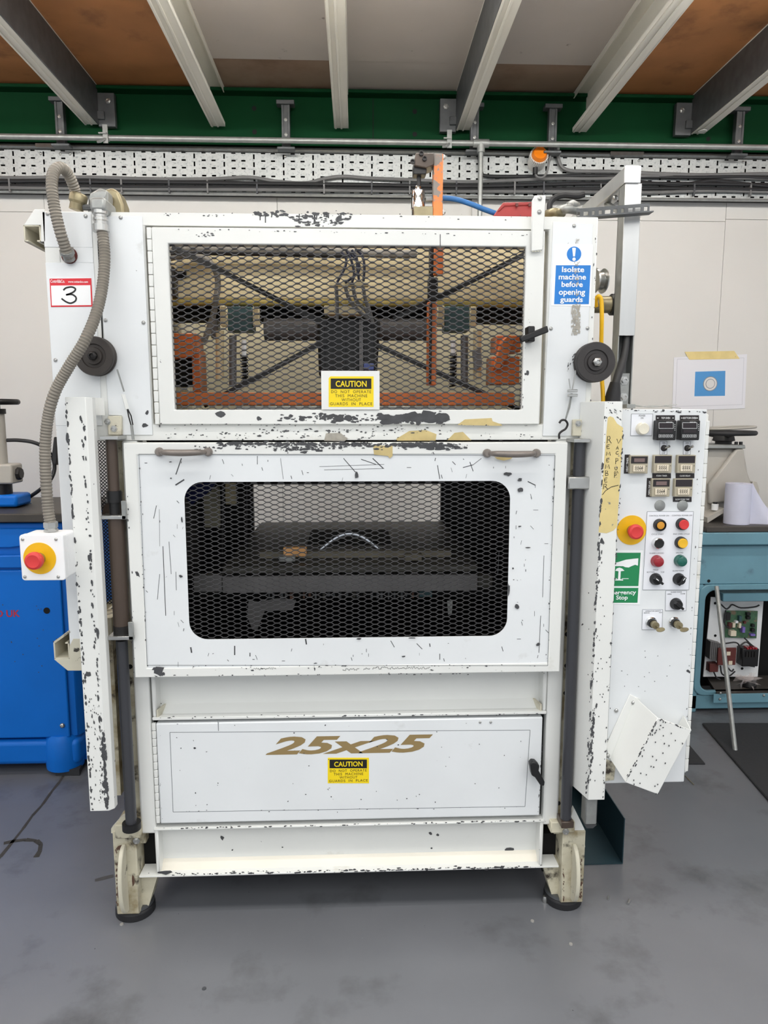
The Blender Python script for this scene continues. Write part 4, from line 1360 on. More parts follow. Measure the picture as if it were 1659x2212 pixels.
ib(418, 1243, 480, 1279, 2.09, 0.03, INNERGREY, 'clamp_bar')
ib(1032, 1243, 1064, 1270, 2.09, 0.03, MOLD, 'clamp_bar')
ib(560, 1190, 975, 1206, 2.16, 0.03, MOLDBAR, 'mould_bar')
ib(612, 1183, 662, 1203, 2.14, 0.03, WOOD, 'wood_block')
ib(602, 1202, 638, 1214, 2.12, 0.03, GALV, 'toggle_clamp')
ib(874, 1197, 912, 1212, 2.12, 0.03, MOLDBAR, 'toggle_clamp')
q_ = [atz(664, 1176, z_pl + 0.001), atz(846, 1176, z_pl + 0.001), atz(838, 1144, z_pl + 0.001), atz(672, 1144, z_pl + 0.001)]
MB().prismz([(p.x, p.y) for p in q_], z_pl - 0.004, z_pl + 0.001).build('mould_recess', DARK, M)
P = []
for k in range(33):
    u = k / 32
    P.append(at(681 + 150 * u, 1196 - 43 * math.sin(math.pi * u) ** 1.15, 2.2))
MB().tube(P, [0.0062 + 0.0015 * math.sin(math.pi * k / 32) for k in range(33)], 12).build('arched_trim', mat('polished_pale_trim', (222, 228, 238), 0.22, 0.9), M)
for k in range(26):
    px = 580 + k * 13 + random.uniform(-3, 3)
    if px < 905:
        p = at(px, 1279, 2.12)
        MB().cyl(p, p - Vector((0, 0, random.uniform(0.012, 0.024))), random.uniform(0.003, 0.006), 8).build('vacuum_nipple', random.choice([GALVDARK, GALVDARK, MOLD, RUST]), M)
MB().pprism([(537, 1297), (558, 1300), (600, 1292), (640, 1296), (632, 1318), (572, 1320), (556, 1360), (545, 1360), (534, 1332)], 2.15, 2.158).build('lift_fork', INNERGREY, M)
ib(905, 1270, 934, 1290, 2.14, 0.03, INNERTEAL, 'valve_block')
MB().pprism([(966, 1298), (978, 1296), (976, 1326), (968, 1328)], 2.13, 2.135).build('bracket_tab', GALV, M)
ib(956, 1300, 958, 1335, 2.14, 0.005, INNERGREY, 'sensor_stem')
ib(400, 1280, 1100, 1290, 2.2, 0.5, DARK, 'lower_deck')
MB().pprism([(400, 1075), (405, 1050), (440, 1040), (468, 1040), (455, 1060), (415, 1090)], 2.3, 2.32).build('blue_cover', mat('navy_sheet', (24, 34, 96), 0.4), M)
ib(440, 1052, 474, 1140, 2.5, 0.02, BACKBEIGE, 'inner_duct')
ib(486, 1040, 508, 1090, 2.4, 0.03, OVENCREAM, 'inner_duct')
for px in (480, 532):
    MB().cyl(at(px, 1030, 2.35), at(px, 1200, 2.35), 0.006, 8).build('tie_rod', DARKSTEEL, M)

# ---- chipped paint
ch = MB()
Yz = YD
for (px, py, w, h, a) in ((770, 1025, 10, 17, 0), (344, 1450, 26, 24, 0), (335, 1445, 14, 10, 0), (352, 1456, 10, 10, 0), (297, 1240, 7, 16, .5), (391, 1245, 10, 8, 0), (393, 1123, 4, 12, 0), (1097, 1024, 18, 10, 0),
                     (1123, 1036, 11, 7, 0), (1124, 1058, 12, 11, 0), (1099, 1275, 5, 32, 0), (1117, 1310, 11, 12, 0), (1162, 1392, 10, 8, 0), (1122, 1137, 8, 4, 0), (1141, 1183, 13, 4, 0), (1108, 1228, 5, 5, 0),
                     (872, 1418, 9, 4, 0), (368, 998, 7, 3, 0), (369, 1033, 5, 3, 0), (775, 1380, 14, 4, 0), (890, 1378, 16, 3, 0), (1010, 1442, 6, 3, 0), (680, 1445, 4, 9, 0), (545, 1448, 8, 4, 0)):
    ch.chip(px, py, w, h, Yz, a)
ch.scuff(420, 968, 640, 962, Yz, 60, 5, 4)
ch.scuff(640, 962, 1010, 965, Yz, 150, 6, 4)
ch.scuff(470, 958, 975, 960, Yz, 260, 7, 1.3)
ch.scuff(880, 962, 960, 964, Yz, 60, 9, 3)
ch.scuff(590, 968, 700, 970, Yz, 60, 6, 4)
ch.scuff(300, 983, 318, 1437, Yz, 26, 3, 1.5)
ch.scuff(1197, 985, 1183, 1435, Yz, 20, 3, 1.5)
ch.scuff(300, 1460, 1205, 1453, Yz, 50, 3, 1)
ch.scuff(410, 1442, 1100, 1441, Yz, 34, 3, 3)
ch.scuff(318, 1438, 1183, 1438, Yz, 36, 3, 1)
ch.scuff(272, 960, 291, 1455, Yz, 20, 3, 2)
ch.build('paint_chips', CHIP, ldoor, kind='stuff')
scx = MB()
Yi = YD + 0.003
for (a, b, c_, d, w) in ((392, 990, 380, 1025, 2), (379, 1048, 398, 1036, 3), (338, 1092, 332, 1120, 1.2), (352, 1180, 358, 1330, 1.5), (345, 1240, 340, 1295, 1), (365, 1170, 370, 1240, 1), (380, 1235, 381, 1275, 1),
                         (412, 1398, 414, 1410, 3), (507, 1395, 507, 1415, 2.5), (540, 1410, 540, 1418, 2), (552, 1415, 556, 1425, 1), (660, 1380, 662, 1392, 3), (742, 990, 768, 1020, 1.5), (690, 1008, 830, 1003, 0.8), (700, 1015, 830, 1012, 0.8),
                         (780, 992, 812, 1003, 1.5), (805, 990, 828, 1012, 2), (1000, 1010, 1022, 1004, 1.5), (1015, 998, 1022, 1018, 1.5), (1022, 1004, 1040, 990, 1), (945, 1005, 950, 1035, 1.5), (1140, 1040, 1156, 1048, 2), (1175, 1200, 1172, 1290, 1), (1168, 1330, 1164, 1410, 1.2),
                         (844, 1384, 852, 1398, 1.4), (900, 1390, 912, 1402, 1.4), (928, 1390, 929, 1397, 2), (950, 1412, 950, 1425, 1.5), (606, 990, 612, 1035, 0.8), (480, 992, 484, 1002, 1), (556, 985, 556, 1003, 1.2), (344, 1100, 345, 1180, 0.6), (1078, 1190, 1075, 1240, .8)):
    scx.ribbon([xz(a, b, Yi), xz(c_, d, Yi)], w * 0.00125, Yi - 0.0004)
for i in range(70):
    px, py = random.choice([(random.uniform(310, 400), random.uniform(990, 1430)), (random.uniform(1108, 1180), random.uniform(1030, 1430)), (random.uniform(420, 1100), random.uniform(988, 1032)), (random.uniform(420, 1100), random.uniform(1388, 1430))])
    l = random.uniform(2, 11)
    a = random.choice([0, 1.57, 1.3, 1.8, 0.8])
    scx.ribbon([xz(px, py, Yi), xz(px + l * math.cos(a), py + l * math.sin(a), Yi)], random.uniform(0.0006, 0.0018), Yi - 0.0004)
scx.build('scratches', CHIP, ldoor, kind='stuff')
et.build('sheet_outline', EDGE, ldoor)
mk = MB()
for (a, b, y) in ((552, 598, 1444), (740, 778, 1446), (785, 800, 1445), (805, 930, 1443)):
    pts = [(px, y + random.uniform(-3, 3)) for px in range(a, b, 2)]
    mk.ribbon([xz(*p, YD) for p in pts], 0.0012, YD - 0.0004)
mk.build('pen_scrawl', INK, ldoor)
tp = MB().pprism([(806, 962), (848, 963), (848, 985), (842, 990), (838, 985), (808, 982)], YD - 0.0008, YD - 0.0002)
tp.build('tape_scrap', OLDTAPE, ldoor)
tp = MB().pprism([(1068, 987), (1108, 988), (1102, 992), (1088, 995), (1074, 992)], YD - 0.0008, YD - 0.0002)
tp.build('tape_scrap', OLDTAPE, ldoor)
ch = MB()
for (px, py, w, h) in ((475, 895, 22, 13), (560, 904, 10, 10), (652, 903, 16, 14), (628, 898, 10, 8), (700, 902, 10, 13), (732, 903, 26, 18), (752, 903, 16, 14), (836, 903, 40, 18), (868, 902, 40, 20), (900, 903, 60, 20), (925, 897, 40, 22), (945, 902, 38, 20), (952, 912, 18, 10), (1139, 806, 8, 12), (1135, 808, 6, 7)):
    ch.chip(px, py, w, h, YU)
ch.scuff(600, 903, 960, 905, YU, 150, 5, 4)
ch.scuff(820, 903, 962, 903, YU, 160, 14, 4)
ch.scuff(690, 900, 770, 904, YU, 40, 9, 4)
ch.scuff(345, 917, 1150, 920, YU, 40, 3, 1)
ch.scuff(420, 508, 460, 507, YU, 16, 3, 3)
ch.scuff(330, 496, 1160, 508, YU, 40, 2.5, 1)
ch.scuff(1150, 560, 1128, 880, YU, 14, 2.5, 1.5)
ch.ribbon([xz(951, 506, YU), xz(951, 540, YU)], 0.002, YU - 0.0004)
ch.build('paint_chips', CHIP, udoor, kind='stuff')
tp = MB().pprism([(988, 918), (1004, 906), (1062, 903), (1064, 910), (1084, 917), (1084, 920)], YU - 0.0008, YU - 0.0002).build('tape_scrap', OLDTAPE, udoor)
ch = MB()
for (px, py, w, h) in ((313, 919, 15, 10), (318, 891, 8, 12), (345, 920, 4, 6)):
    ch.chip(px, py, w, h, YC1)
ch.scuff(350, 940, 1170, 945, YF, 130, 3.5, 6)
ch.scuff(560, 930, 980, 930, YF, 90, 4, 3)
ch.scuff(545, 463, 760, 467, YF, 90, 6, 4)
ch.scuff(640, 480, 740, 480, YF, 40, 7, 5)
ch.scuff(350, 464, 520, 464, YF, 16, 3, 3)
ch.scuff(760, 470, 1140, 472, YF, 18, 3, 4)
ch.scuff(1287, 500, 1275, 900, YF, 26, 3, 2)
ch.scuff(1240, 760, 1228, 800, YC1, 20, 3, 6)
for p in range(12):
    a = random.uniform(550, 745)
    ch.ribbon([xz(a, 462, YF), xz(a + random.uniform(-2, 2), 462 + random.uniform(4, 22), YF)], 0.003, YF - 0.0004)
ch.build('paint_chips', CHIP, fascia, kind='stuff')
tp = MB()
tp.pprism([(700, 952), (704, 936), (735, 935), (752, 948), (744, 953)], YF - 0.001, YF - 0.0003)
tp.build('tape_scrap', RESIDUE, fascia)
tp = MB().pprism([(856, 948), (884, 931), (920, 929), (943, 938), (941, 952), (858, 952)], YF - 0.001, YF - 0.0003)
tp.build('tape_scrap', OLDTAPE, fascia)
tp = MB().pprism([(966, 951), (982, 935), (1000, 933), (1018, 951)], YF - 0.001, YF - 0.0003)
tp.build('tape_scrap', OLDTAPE, fascia)
ch = MB()
for (px, py, w, h) in ((480, 1810, 12, 12), (930, 1800, 10, 8), (945, 1803, 9, 9), (1085, 1842, 50, 14), (1100, 1836, 24, 12), (502, 1836, 4, 5), (610, 1830, 4, 4), (932, 1832, 5, 5)):
    ch.chip(px, py, w, h, YF + 0.045)
for (px, py, w, h) in ((345, 1524, 14, 16), (340, 1532, 10, 8)):
    ch.chip(px, py, w, h, YF + 0.045)
ch.build('paint_chips', CHIP, M, kind='stuff')
ch = MB()
ch.scuff(370, 1888, 1170, 1872, YF - 0.0045, 190, 5, 1.5)
ch.scuff(345, 1790, 1170, 1772, YF - 0.0045, 90, 4, 1)
ch.scuff(345, 1550, 1175, 1541, YF - 0.0045, 60, 3.5, 1.5)
for (px, py, w, h) in ((355, 1884, 36, 12), (1075, 1873, 26, 6)):
    ch.chip(px, py, w, h, YF - 0.0045)
ch.build('paint_chips', CHIP, M, kind='stuff')
ch = MB()
for i in range(40):
    ch.chip(random.uniform(380, 1140), random.uniform(1560, 1755), random.uniform(1.5, 4.5), random.uniform(1.5, 4), YL)
ch.scuff(345, 1580, 350, 1770, YL, 10, 2, 1)
ch.scuff(1171, 1600, 1163, 1760, YL, 22, 3, 1)
ch.scuff(400, 1752, 1130, 1744, YL, 24, 2.5, 1)
ch.chip(421, 1616, 6, 5, YL)
ch.build('paint_chips', CHIP, lod, kind='stuff')
ch = MB()
Yg = 1.86
ch.scuff(143, 870, 200, 1748, Yg, 110, 6, 1.5)
ch.scuff(178, 900, 228, 1745, Yg, 110, 6, 2)
ch.scuff(196, 1500, 226, 1740, Yg, 80, 3.5, 9)
ch.scuff(222, 1580, 232, 1745, Yg, 110, 7, 2)
for (px, py, w, h) in ((190, 1455, 16, 14), (212, 1368, 8, 26), (146, 944, 7, 26), (157, 1110, 8, 28)):
    ch.chip(px, py, w, h, Yg)
ch.build('paint_chips', CHIP, M, kind='stuff')
ch = MB()
for (px, py, w, h, a) in ((260, 1832, 24, 14, 0), (262, 1870, 6, 34, .2), (256, 1930, 5, 40, 0), (288, 1900, 8, 34, 0), (264, 1842, 12, 8, 0)):
    ch.chip(px, py, w, h, YF - 0.0085, a)
ch.scuff(252, 1830, 254, 1955, YF - 0.0085, 50, 4, 1.5)
ch.scuff(1254, 1850, 1255, 1940, YF - 0.0085, 40, 4, 1.5)
ch.scuff(1216, 1860, 1218, 1950, YF - 0.0085, 20, 4, 1)
ch.build('paint_chips', RUST, M, kind='stuff')
ch = MB().scuff(255, 1130, 272, 1370, YR - 0.022, 0, 3, 3)

# ================================================================== THE CONTROL CABINET
YP = 1.87
K = thing('control_cabinet', 'tall narrow white control cabinet covered in buttons, right of the machine', 'cabinet', (0.8, 2.0, 0.45))
kx0, kx1 = at(1330, 1290, YP).x, at(1512, 1290, YP).x
kz0, kz1 = at(1400, 1691, YP).z, at(1430, 884, YP).z
kx0 = at(1325, 1290, YP).x
MB().box(kx0, kx1 - 0.012, YP, YP + 0.012, kz0, kz1).build('front_panel', PANEL, K, 0.002)
MB().box(kx0 + 0.005, kx1, YP + 0.013, YP + 0.24, kz0 + 0.02, kz1 - 0.012).build('body', WHITE, K, 0.003)
hz0, hz1 = kz0 + 0.03, kz1 - 0.03
for k in range(26):
    za = hz1 - (hz1 - hz0) * k / 26
    zb2 = hz1 - (hz1 - hz0) * (k + 1) / 26
    MB().box(kx1 - 0.0115, kx1 - 0.001, YP + 0.003, YP + 0.013, zb2 + 0.0006, za - 0.0006).build('hinge_knuckle', WHITE, K, 0.0012)
# right guard channel carried by the cabinet, with its tape and leg
YG = 1.84
gx0, gx1 = at(1289, 1290, YG).x, at(1326, 1290, YG).x
gz0, gz1 = at(1283, 1728, YG).z, at(1328, 867, YG).z
MB().sheetz([(gx0 - 0.03, 1.95), (gx0, YG), (gx1, YG), (gx1, 1.868)], 0.0025, gz0, gz1).build('guard_channel', WHITE, K, 0.002, seg=2)
lx = at(1282, 1760, YG + 0.02)
MB().box(gx0 + 0.001, gx1 - 0.012, YG + 0.02, YG + 0.06, at(1280, 1782, YG + 0.02).z, gz0 + 0.2).build('support_leg', GALV, K, 0.003)
za = at(1280, 1782, YG + 0.02).z
MB().hexa([(gx0 + 0.008, YG + 0.026, za - 0.014), (gx1 - 0.02, YG + 0.026, za - 0.014), (gx1 - 0.02, YG + 0.055, za - 0.014), (gx0 + 0.008, YG + 0.055, za - 0.014),
           (gx0 + 0.001, YG + 0.02, za), (gx1 - 0.012, YG + 0.02, za), (gx1 - 0.012, YG + 0.06, za), (gx0 + 0.001, YG + 0.06, za)]).build('leg_cap', GALVDARK, K)
MB().pbox(1276, 867, 1306, 925, 1.93, 1.99).build('mounting_bracket', CREAM, K, 0.002)
Yt = YG - 0.0006
tpe = MB().poly([at(*p, Yt) for p in ((1313, 902), (1318, 899), (1325, 902), (1333, 915), (1346, 924), (1344, 960), (1341, 1010), (1338, 1060), (1335, 1105), (1333, 1138), (1325, 1146), (1310, 1152), (1293, 1150), (1297, 1095), (1301, 1050), (1306, 985))]).build('masking_tape', TAPE, K, label='long strip of masking tape with handwriting')
LET = {'R': [[(0, 0), (.1, 1), (.6, 1), (.75, .75), (.5, .5), (.1, .48), (.5, .45), (1, 0)]], 'E': [[(.9, 1), (.1, .9), (0, .5), (.1, .05), (.9, .1)], [(.05, .5), (.7, .55)]],
       'M': [[(0, 0), (.15, 1), (.45, .3), (.8, 1), (1, 0)]], 'B': [[(.1, 0), (.1, 1), (.7, .9), (.6, .55), (.1, .5), (.8, .4), (.8, .1), (.1, 0)]],
       'V': [[(0, 1), (.35, 0), (1, 1)]], 'A': [[(0, 0), (.5, 1), (.8, 0)], [(.2, .4), (.7, .4)]], 'C': [[(.9, .95), (.3, .8), (.1, .3), (.5, 0), (1, .15)]],
       'P': [[(.2, 0), (.3, 1), (.8, .9), (.9, .6), (.3, .45)]], 'U': [[(0, 1), (.1, .2), (.5, 0), (.8, .3), (.9, 1)]]}
wr = MB()
def hand(ch_, px, py, w, h):
    for st in LET[ch_]:
        pts = [xz(px - w / 2 + u * w, py + h / 2 - v * h, Yt) for (u, v) in st]
        wr.ribbon(pts, 0.0016, Yt - 0.0004)
for ch_, px, py, w, h in (('R', 1316, 950, 9, 15), ('E', 1314, 965, 7, 9), ('M', 1314, 980, 9, 8), ('E', 1313, 994, 6, 9), ('M', 1312, 1008, 9, 9), ('B', 1311, 1022, 8, 11), ('E', 1309, 1037, 7, 10), ('R', 1308, 1051, 9, 11),
                          ('V', 1337, 953, 9, 10), ('A', 1334, 967, 6, 8), ('C', 1333, 978, 7, 7), ('P', 1332, 996, 8, 13), ('U', 1331, 1012, 6, 7), ('M', 1331, 1020, 8, 5), ('P', 1329, 1027, 6, 10)):
    hand(ch_, px, py, w, h)
wr.ribbon([xz(*p, Yt) for p in ((1301, 1069), (1308, 1060), (1320, 1052), (1336, 1048))], 0.0017, Yt - 0.0004)
wr.build('handwriting', INK, tpe)
ch = MB()
ch.scuff(1309, 880, 1265, 1725, YG, 120, 6, 1.2)
ch.scuff(1284, 1520, 1272, 1690, YG, 70, 6, 2)
ch.scuff(1346, 930, 1302, 1725, YG, 70, 4, 1)
ch.scuff(1300, 1160, 1290, 1260, YG, 24, 5, 3)
ch.scuff(1318, 880, 1342, 900, YG, 16, 3, 7)
for i in range(40):
    ch.chip(random.uniform(1270, 1320), random.uniform(1280, 1720), 2.5, 4, YG)
ch.build('paint_chips', CHIP, K, kind='stuff')
ch = MB()
ch.scuff(1350, 886, 1525, 890, YP, 36, 4, 1)
ch.chip(1487, 1450, 12, 6, YP, -0.6)
for i in range(14):
    ch.chip(random.uniform(1340, 1490), random.uniform(1370, 1500), 2.5, 2, YP)
ch.scuff(1512, 960, 1480, 1600, YP, 20, 2.5, 1)
ch.build('paint_chips', CHIP, K, kind='stuff')
# legend plates
def plate(px0, py0, px1, py1, m=PLATE, nm='legend_plate', th=0.0012, parent=K, sl=0.0):
    MBp = MB().pprism([(px0, py0), (px1, py0), (px1 - sl, py1), (px0 - sl, py1)], YP - th, YP)
    o = MBp.build(nm, m, parent)
    if m is PLATE:
        e = MB()
        q = [(px0, py0), (px1, py0), (px1 - sl, py1), (px0 - sl, py1)]
        for i in range(4):
            e.ribbon([xz(*q[i], YP - th), xz(*q[(i + 1) % 4], YP - th)], 0.0009, YP - th - 0.0003)
        e.build('plate_outline', EDGE, o)
    return o
def ptext(b, cx_, cy_, w, h, parent, m=GREYINK, bold=0.0, dy=0.0016):
    return text(b, cx_ - w / 2, cy_ - h / 2, cx_ + w / 2, cy_ + h / 2, YP - dy, m, parent, 'lettering', bold)
pw = plate(1364, 894, 1410, 941, sl=2)
ptext('POWER', 1387, 898, 14, 4, pw, INK)
ptext('ON', 1387, 903, 6, 3.5, pw, INK)
def button(px, py, r, bez, capm, depth=0.016, capr=0.78, nm='push_button', recess=False):
    c_ = at(px, py, YP - 0.001)
    b_ = MB().lathe([(r, 0), (r, 0.004), (r * .94, 0.012), (r * .80, 0.014), (r * .78, 0.010), (0, 0.010)], c_, n=28).build(nm, bez, K)
    rr = r * capr
    if recess:
        MB().lathe([(rr, 0.009), (rr, 0.012), (rr * .6, 0.0125), (0, 0.0125)], c_, n=24).build('button_cap', capm, b_)
    else:
        MB().lathe([(rr, 0.009), (rr, depth), (rr * .9, depth + 0.0025), (0, depth + 0.0018)], c_, n=28).build('button_cap', capm, b_)
    return b_
button(1386, 926, 0.0165, CREAMBTN, CREAMBTN, 0.014, 0.92)
def controller(px0, nm_):
    px1 = px0 + 41
    o = MB().pbox(px0, 908, px1, 951, YP - 0.028, YP).build('temperature_controller', BLACK, K, 0.002)
    Yc_ = YP - 0.0285
    s = MB().pbox(px0 + 4, 913, px1 - 8, 925, Yc_ - 0.0008, Yc_).build('display', SCREEN, o)
    MB().pbox(px0 + 5, 928, px1 - 8, 935, Yc_ - 0.0008, Yc_).build('display', SCREEN, o)
    fr = MB()
    q = [xz(*p, Yc_) for p in ((px0 + 3, 913), (px1 - 7, 913), (px1 - 7, 925.5), (px0 + 3, 925.5))]
    for i in range(4):
        fr.ribbon([q[i], q[(i + 1) % 4]], 0.0008, Yc_ - 0.0012)
    for k in range(4):
        bx0 = px0 + 3 + k * 8
        q = [xz(*p, Yc_) for p in ((bx0, 939), (bx0 + 6, 939), (bx0 + 6, 944.5), (bx0, 944.5))]
        for i in range(4):
            fr.ribbon([q[i], q[(i + 1) % 4]], 0.0006, Yc_ - 0.0004)
        fr.ribbon([xz(bx0 + 2, 942, Yc_), xz(bx0 + 4, 941.6, Yc_)], 0.0022, Yc_ - 0.0004)
    for k in range(4):
        fr.ribbon([xz(px1 - 4, 917 + k * 4, Yc_), xz(px1 - 2.5, 917 + k * 4, Yc_)], 0.0016, Yc_ - 0.0004)
    fr.build('key_markings', SIGNWHITE, o)
    text('WATLOW', px1 - 22, 911, px1 - 9, 913, Yc_ - 0.0016, SIGNWHITE, o, bold=0.02)
    return o
controller(1420, 0)
controller(1471, 1)
for (px0, w) in ((1417, 'TOP OVEN'), (1469, 'BOTTOM OVEN')):
    o = plate(px0, 897, px0 + 41, 909, LABELBLK, 'engraved_label', 0.0015)
    ptext(w, px0 + 21, 903, 19 if w[0] == 'T' else 28, 4.2, o, SIGNWHITE, 0.02, 0.0019)
    for d in (4, 37):
        ptext('-', px0 + d, 903, 3, 1.5, o, SIGNWHITE, 0, 0.0019)
for px in (1433, 1483.5):
    o = plate(px - 7.5, 953, px + 7.5, 982)
    ptext('ON', px + 1, 957, 6, 3.4, o, INK)
    ptext('OFF', px, 979, 8, 3.4, o, INK)
    c_ = at(px + 1, 968, YP - 0.0012)
    s_ = MB().lathe([(0.0085, 0), (0.0085, 0.002), (0.007, 0.0025), (0.0068, 0.007), (0.004, 0.008), (0, 0.008)], c_, n=16).build('toggle_switch', DARKSTEEL, K)
    MB().tube([c_ + Vector((0, -0.006, 0)), c_ + Vector((0.007, -0.018, 0.006))], [0.0022, 0.0036], 10).build('toggle_lever', STEEL, s_)
def timer(px0, py0, lit):
    o = MB().pbox(px0, py0, px0 + 39, py0 + 39, YP - 0.014, YP).build('digital_timer', TIMERGREY, K, 0.001)
    Yc_ = YP - 0.0145
    MB().pbox(px0 + 2.5, py0 + 2, px0 + 38, py0 + 17, Yc_ - 0.0006, Yc_).build('display', SCREEN if not lit else LABELBLK, o)
    if lit:
        MB().pbox(px0 + 9, py0 + 6, px0 + 32, py0 + 14, Yc_ - 0.001, Yc_ - 0.0006).build('readout', mat('dim_readout', (120, 100, 98), 0.4), o)
    MB().pbox(px0 + 7, py0 + 21, px0 + 32, py0 + 35, Yc_ - 0.0025, Yc_).build('thumbwheel_window', TIMERWHITE, o, 0.0005)
    text('2268' if lit else '2222', px0 + 10.5, py0 + 25, px0 + 28, py0 + 30, Yc_ - 0.003, INK, o, 'digits', 0.01)
    dv = MB()
    for k in range(4):
        for yy in (23.5, 32.5):
            dv.ribbon([xz(px0 + 11 + k * 4.7, py0 + yy, Yc_), xz(px0 + 13 + k * 4.7, py0 + yy - 0.6, Yc_)], 0.0013, Yc_ - 0.003)
    dv.ribbon([xz(px0 + 35, py0 + 23, Yc_), xz(px0 + 36.5, py0 + 23, Yc_)], 0.0022, Yc_ - 0.0005)
    dv.build('wheel_marks', GREYINK, o)
timer(1361, 984, True)
timer(1412.5, 983, False)
timer(1463.5, 983, False)
timer(1408.5, 1034, True)
timer(1457.5, 1034, False)
for (px0, py0, w) in ((1409.5, 1022.5, 'FORM TIMER'), (1460, 1022.5, 'CLOSE DELAY'), (1454, 1073.5, 'SLOW FORM TIME')):
    o = plate(px0, py0, px0 + 40, py0 + 10.5, LABELBLK, 'engraved_label', 0.0015)
    ptext(w, px0 + 20, py0 + 5.2, 23 if w[0] != 'S' else 30, 3.6, o, SIGNWHITE, 0.015, 0.0019)
for (px0, py0, w) in ((1350, 982, 'HEAT TIMER'), (1398, 1032.5, 'OPEN DELAY')):
    o = plate(px0, py0, px0 + 11.5, py0 + 41, LABELBLK, 'engraved_label', 0.0015, sl=2)
    text(w, px0 + 3, py0 + 6, px0 + 7, py0 + 37, YP - 0.0019, SIGNWHITE, o, 'lettering', 0.015, 0, 'up')
for px in (1425, 1474):
    MB().lathe([(0.0145, 0), (0.0145, 0.002), (0.013, 0.003), (0, 0.0035)], at(px, 1092, YP), n=28).build('blanking_plug', GALV, K)
# emergency stop on the panel
c_ = at(1364, 1145, YP)
es = MB().lathe([(0.0405, 0), (0.0405, 0.0015), (0, 0.0015)], c_, n=40).build('emergency_stop', DISCYEL, K, label='red emergency stop button on yellow disc')
def mushroom(c_, s_, parent, ax=(0, -1, 0)):
    MB().lathe([(0.013 * s_, 0), (0.013 * s_, 0.016 * s_)], c_, ax, 24).build('stop_collar', mat('stop_collar_brass', (150, 128, 60), 0.5) if 'stop_collar_brass' not in bpy.data.materials else bpy.data.materials['stop_collar_brass'], parent)
    MB().lathe([(0.013 * s_, 0.014 * s_), (0.018 * s_, 0.018 * s_), (0.0195 * s_, 0.024 * s_), (0.0185 * s_, 0.032 * s_), (0.014 * s_, 0.0345 * s_), (0.008 * s_, 0.0335 * s_), (0, 0.0335 * s_)], c_, ax, 32).build('stop_button', REDBTN, parent)
mushroom(c_ + Vector((0, -0.0015, 0)), 1.05, es)
# green sign, partly behind the channel
YS = YP - 0.001
gs = MB().pprism([(1310, 1189), (1389, 1190), (1382, 1306), (1300, 1304)], YS, YP).build('emergency_sign', SIGNWHITE, K, label='green and white emergency stop sign')
MB().pprism([(1306, 1194), (1384, 1194), (1379, 1266), (1300, 1266)], YS - 0.0004, YS).build('green_field', SIGNGREEN, gs)
MB().pprism([(1304, 1270), (1379, 1270), (1377, 1302), (1300, 1302)], YS - 0.0004, YS).build('green_field', SIGNGREEN, gs)
Yw = YS - 0.0009
MB().poly([at(*p, Yw) for p in ((1322, 1217), (1336, 1214), (1352, 1209), (1368, 1207), (1379, 1206), (1378, 1222), (1372, 1220), (1364, 1223), (1358, 1226), (1350, 1225), (1346, 1223), (1330, 1223), (1322, 1222))]).build('hand_pictogram', SIGNWHITE, gs)
MB().poly([at(*p, Yw) for p in ((1329, 1233), (1332, 1228), (1338, 1226), (1344, 1228), (1349, 1233), (1341, 1234), (1340, 1251), (1346, 1252), (1346, 1254), (1328, 1254), (1328, 1252), (1335, 1251), (1336, 1234))]).build('button_pictogram', SIGNWHITE, gs)
hl = MB().ribbon([xz(1324, 1250, Yw), xz(1333, 1250, Yw)], 0.0016, Yw).ribbon([xz(1343, 1250, Yw), xz(1358, 1250, Yw)], 0.0016, Yw)
hl.ribbon([xz(1326, 1218, Yw), xz(1349, 1215, Yw)], 0.0009, Yw - 0.0003)
hl.build('base_line', SIGNWHITE, gs)
text('Emergency', 1309, 1275, 1374, 1287, Yw, SIGNWHITE, gs, bold=0.02)
text('Stop', 1331, 1286, 1356, 1298, Yw, SIGNWHITE, gs, bold=0.02)
# large legend plate with eight controls
bp = plate(1398, 1105, 1498, 1274, sl=10)
for (w, cx_, cy_, ww) in (('CONTROL POWER ON', 1423.5, 1114, 43), ('CONTROL POWER OFF', 1473.5, 1113.5, 44), ('CYCLE START', 1420.5, 1154, 26), ('END OVEN CYCLE', 1472, 1153.5, 35), ('GUARD LOCKED', 1418.5, 1195, 31), ('UNLOAD', 1468, 1194, 16),
                          ('MOLD', 1416.5, 1231, 11), ('BOTTOM', 1405.5, 1236, 16), ('TOP', 1431, 1236, 8), ('SLOW FORM', 1465, 1233, 24)):
    ptext(w, cx_, cy_, ww, 2.8, bp)
button(1423.5, 1133.5, 0.0165, BLACK, AMBLENS, 0.014, 0.62, recess=True)
button(1472, 1131.5, 0.0165, BLACK, REDBTN, 0.017, 0.80)
button(1419.5, 1172.5, 0.0155, CHROME, BLACK, 0.014, 0.84)
button(1469.5, 1171.5, 0.0165, BLACK, YELBTN, 0.017, 0.80)
for (px, py, m) in ((1418, 1211.5, REDLENS), (1468, 1210.5, GREENLENS)):
    c_ = at(px, py, YP - 0.001)
    o = MB().lathe([(0.0165, 0), (0.0165, 0.004), (0.0155, 0.006), (0.0, 0.006)], c_, n=28).build('indicator_lamp', m, K)
    MB().lathe([(0.0155, 0.005), (0.0148, 0.014), (0.013, 0.018), (0.006, 0.021), (0, 0.0205)], c_, n=28).build('lens', m, o)
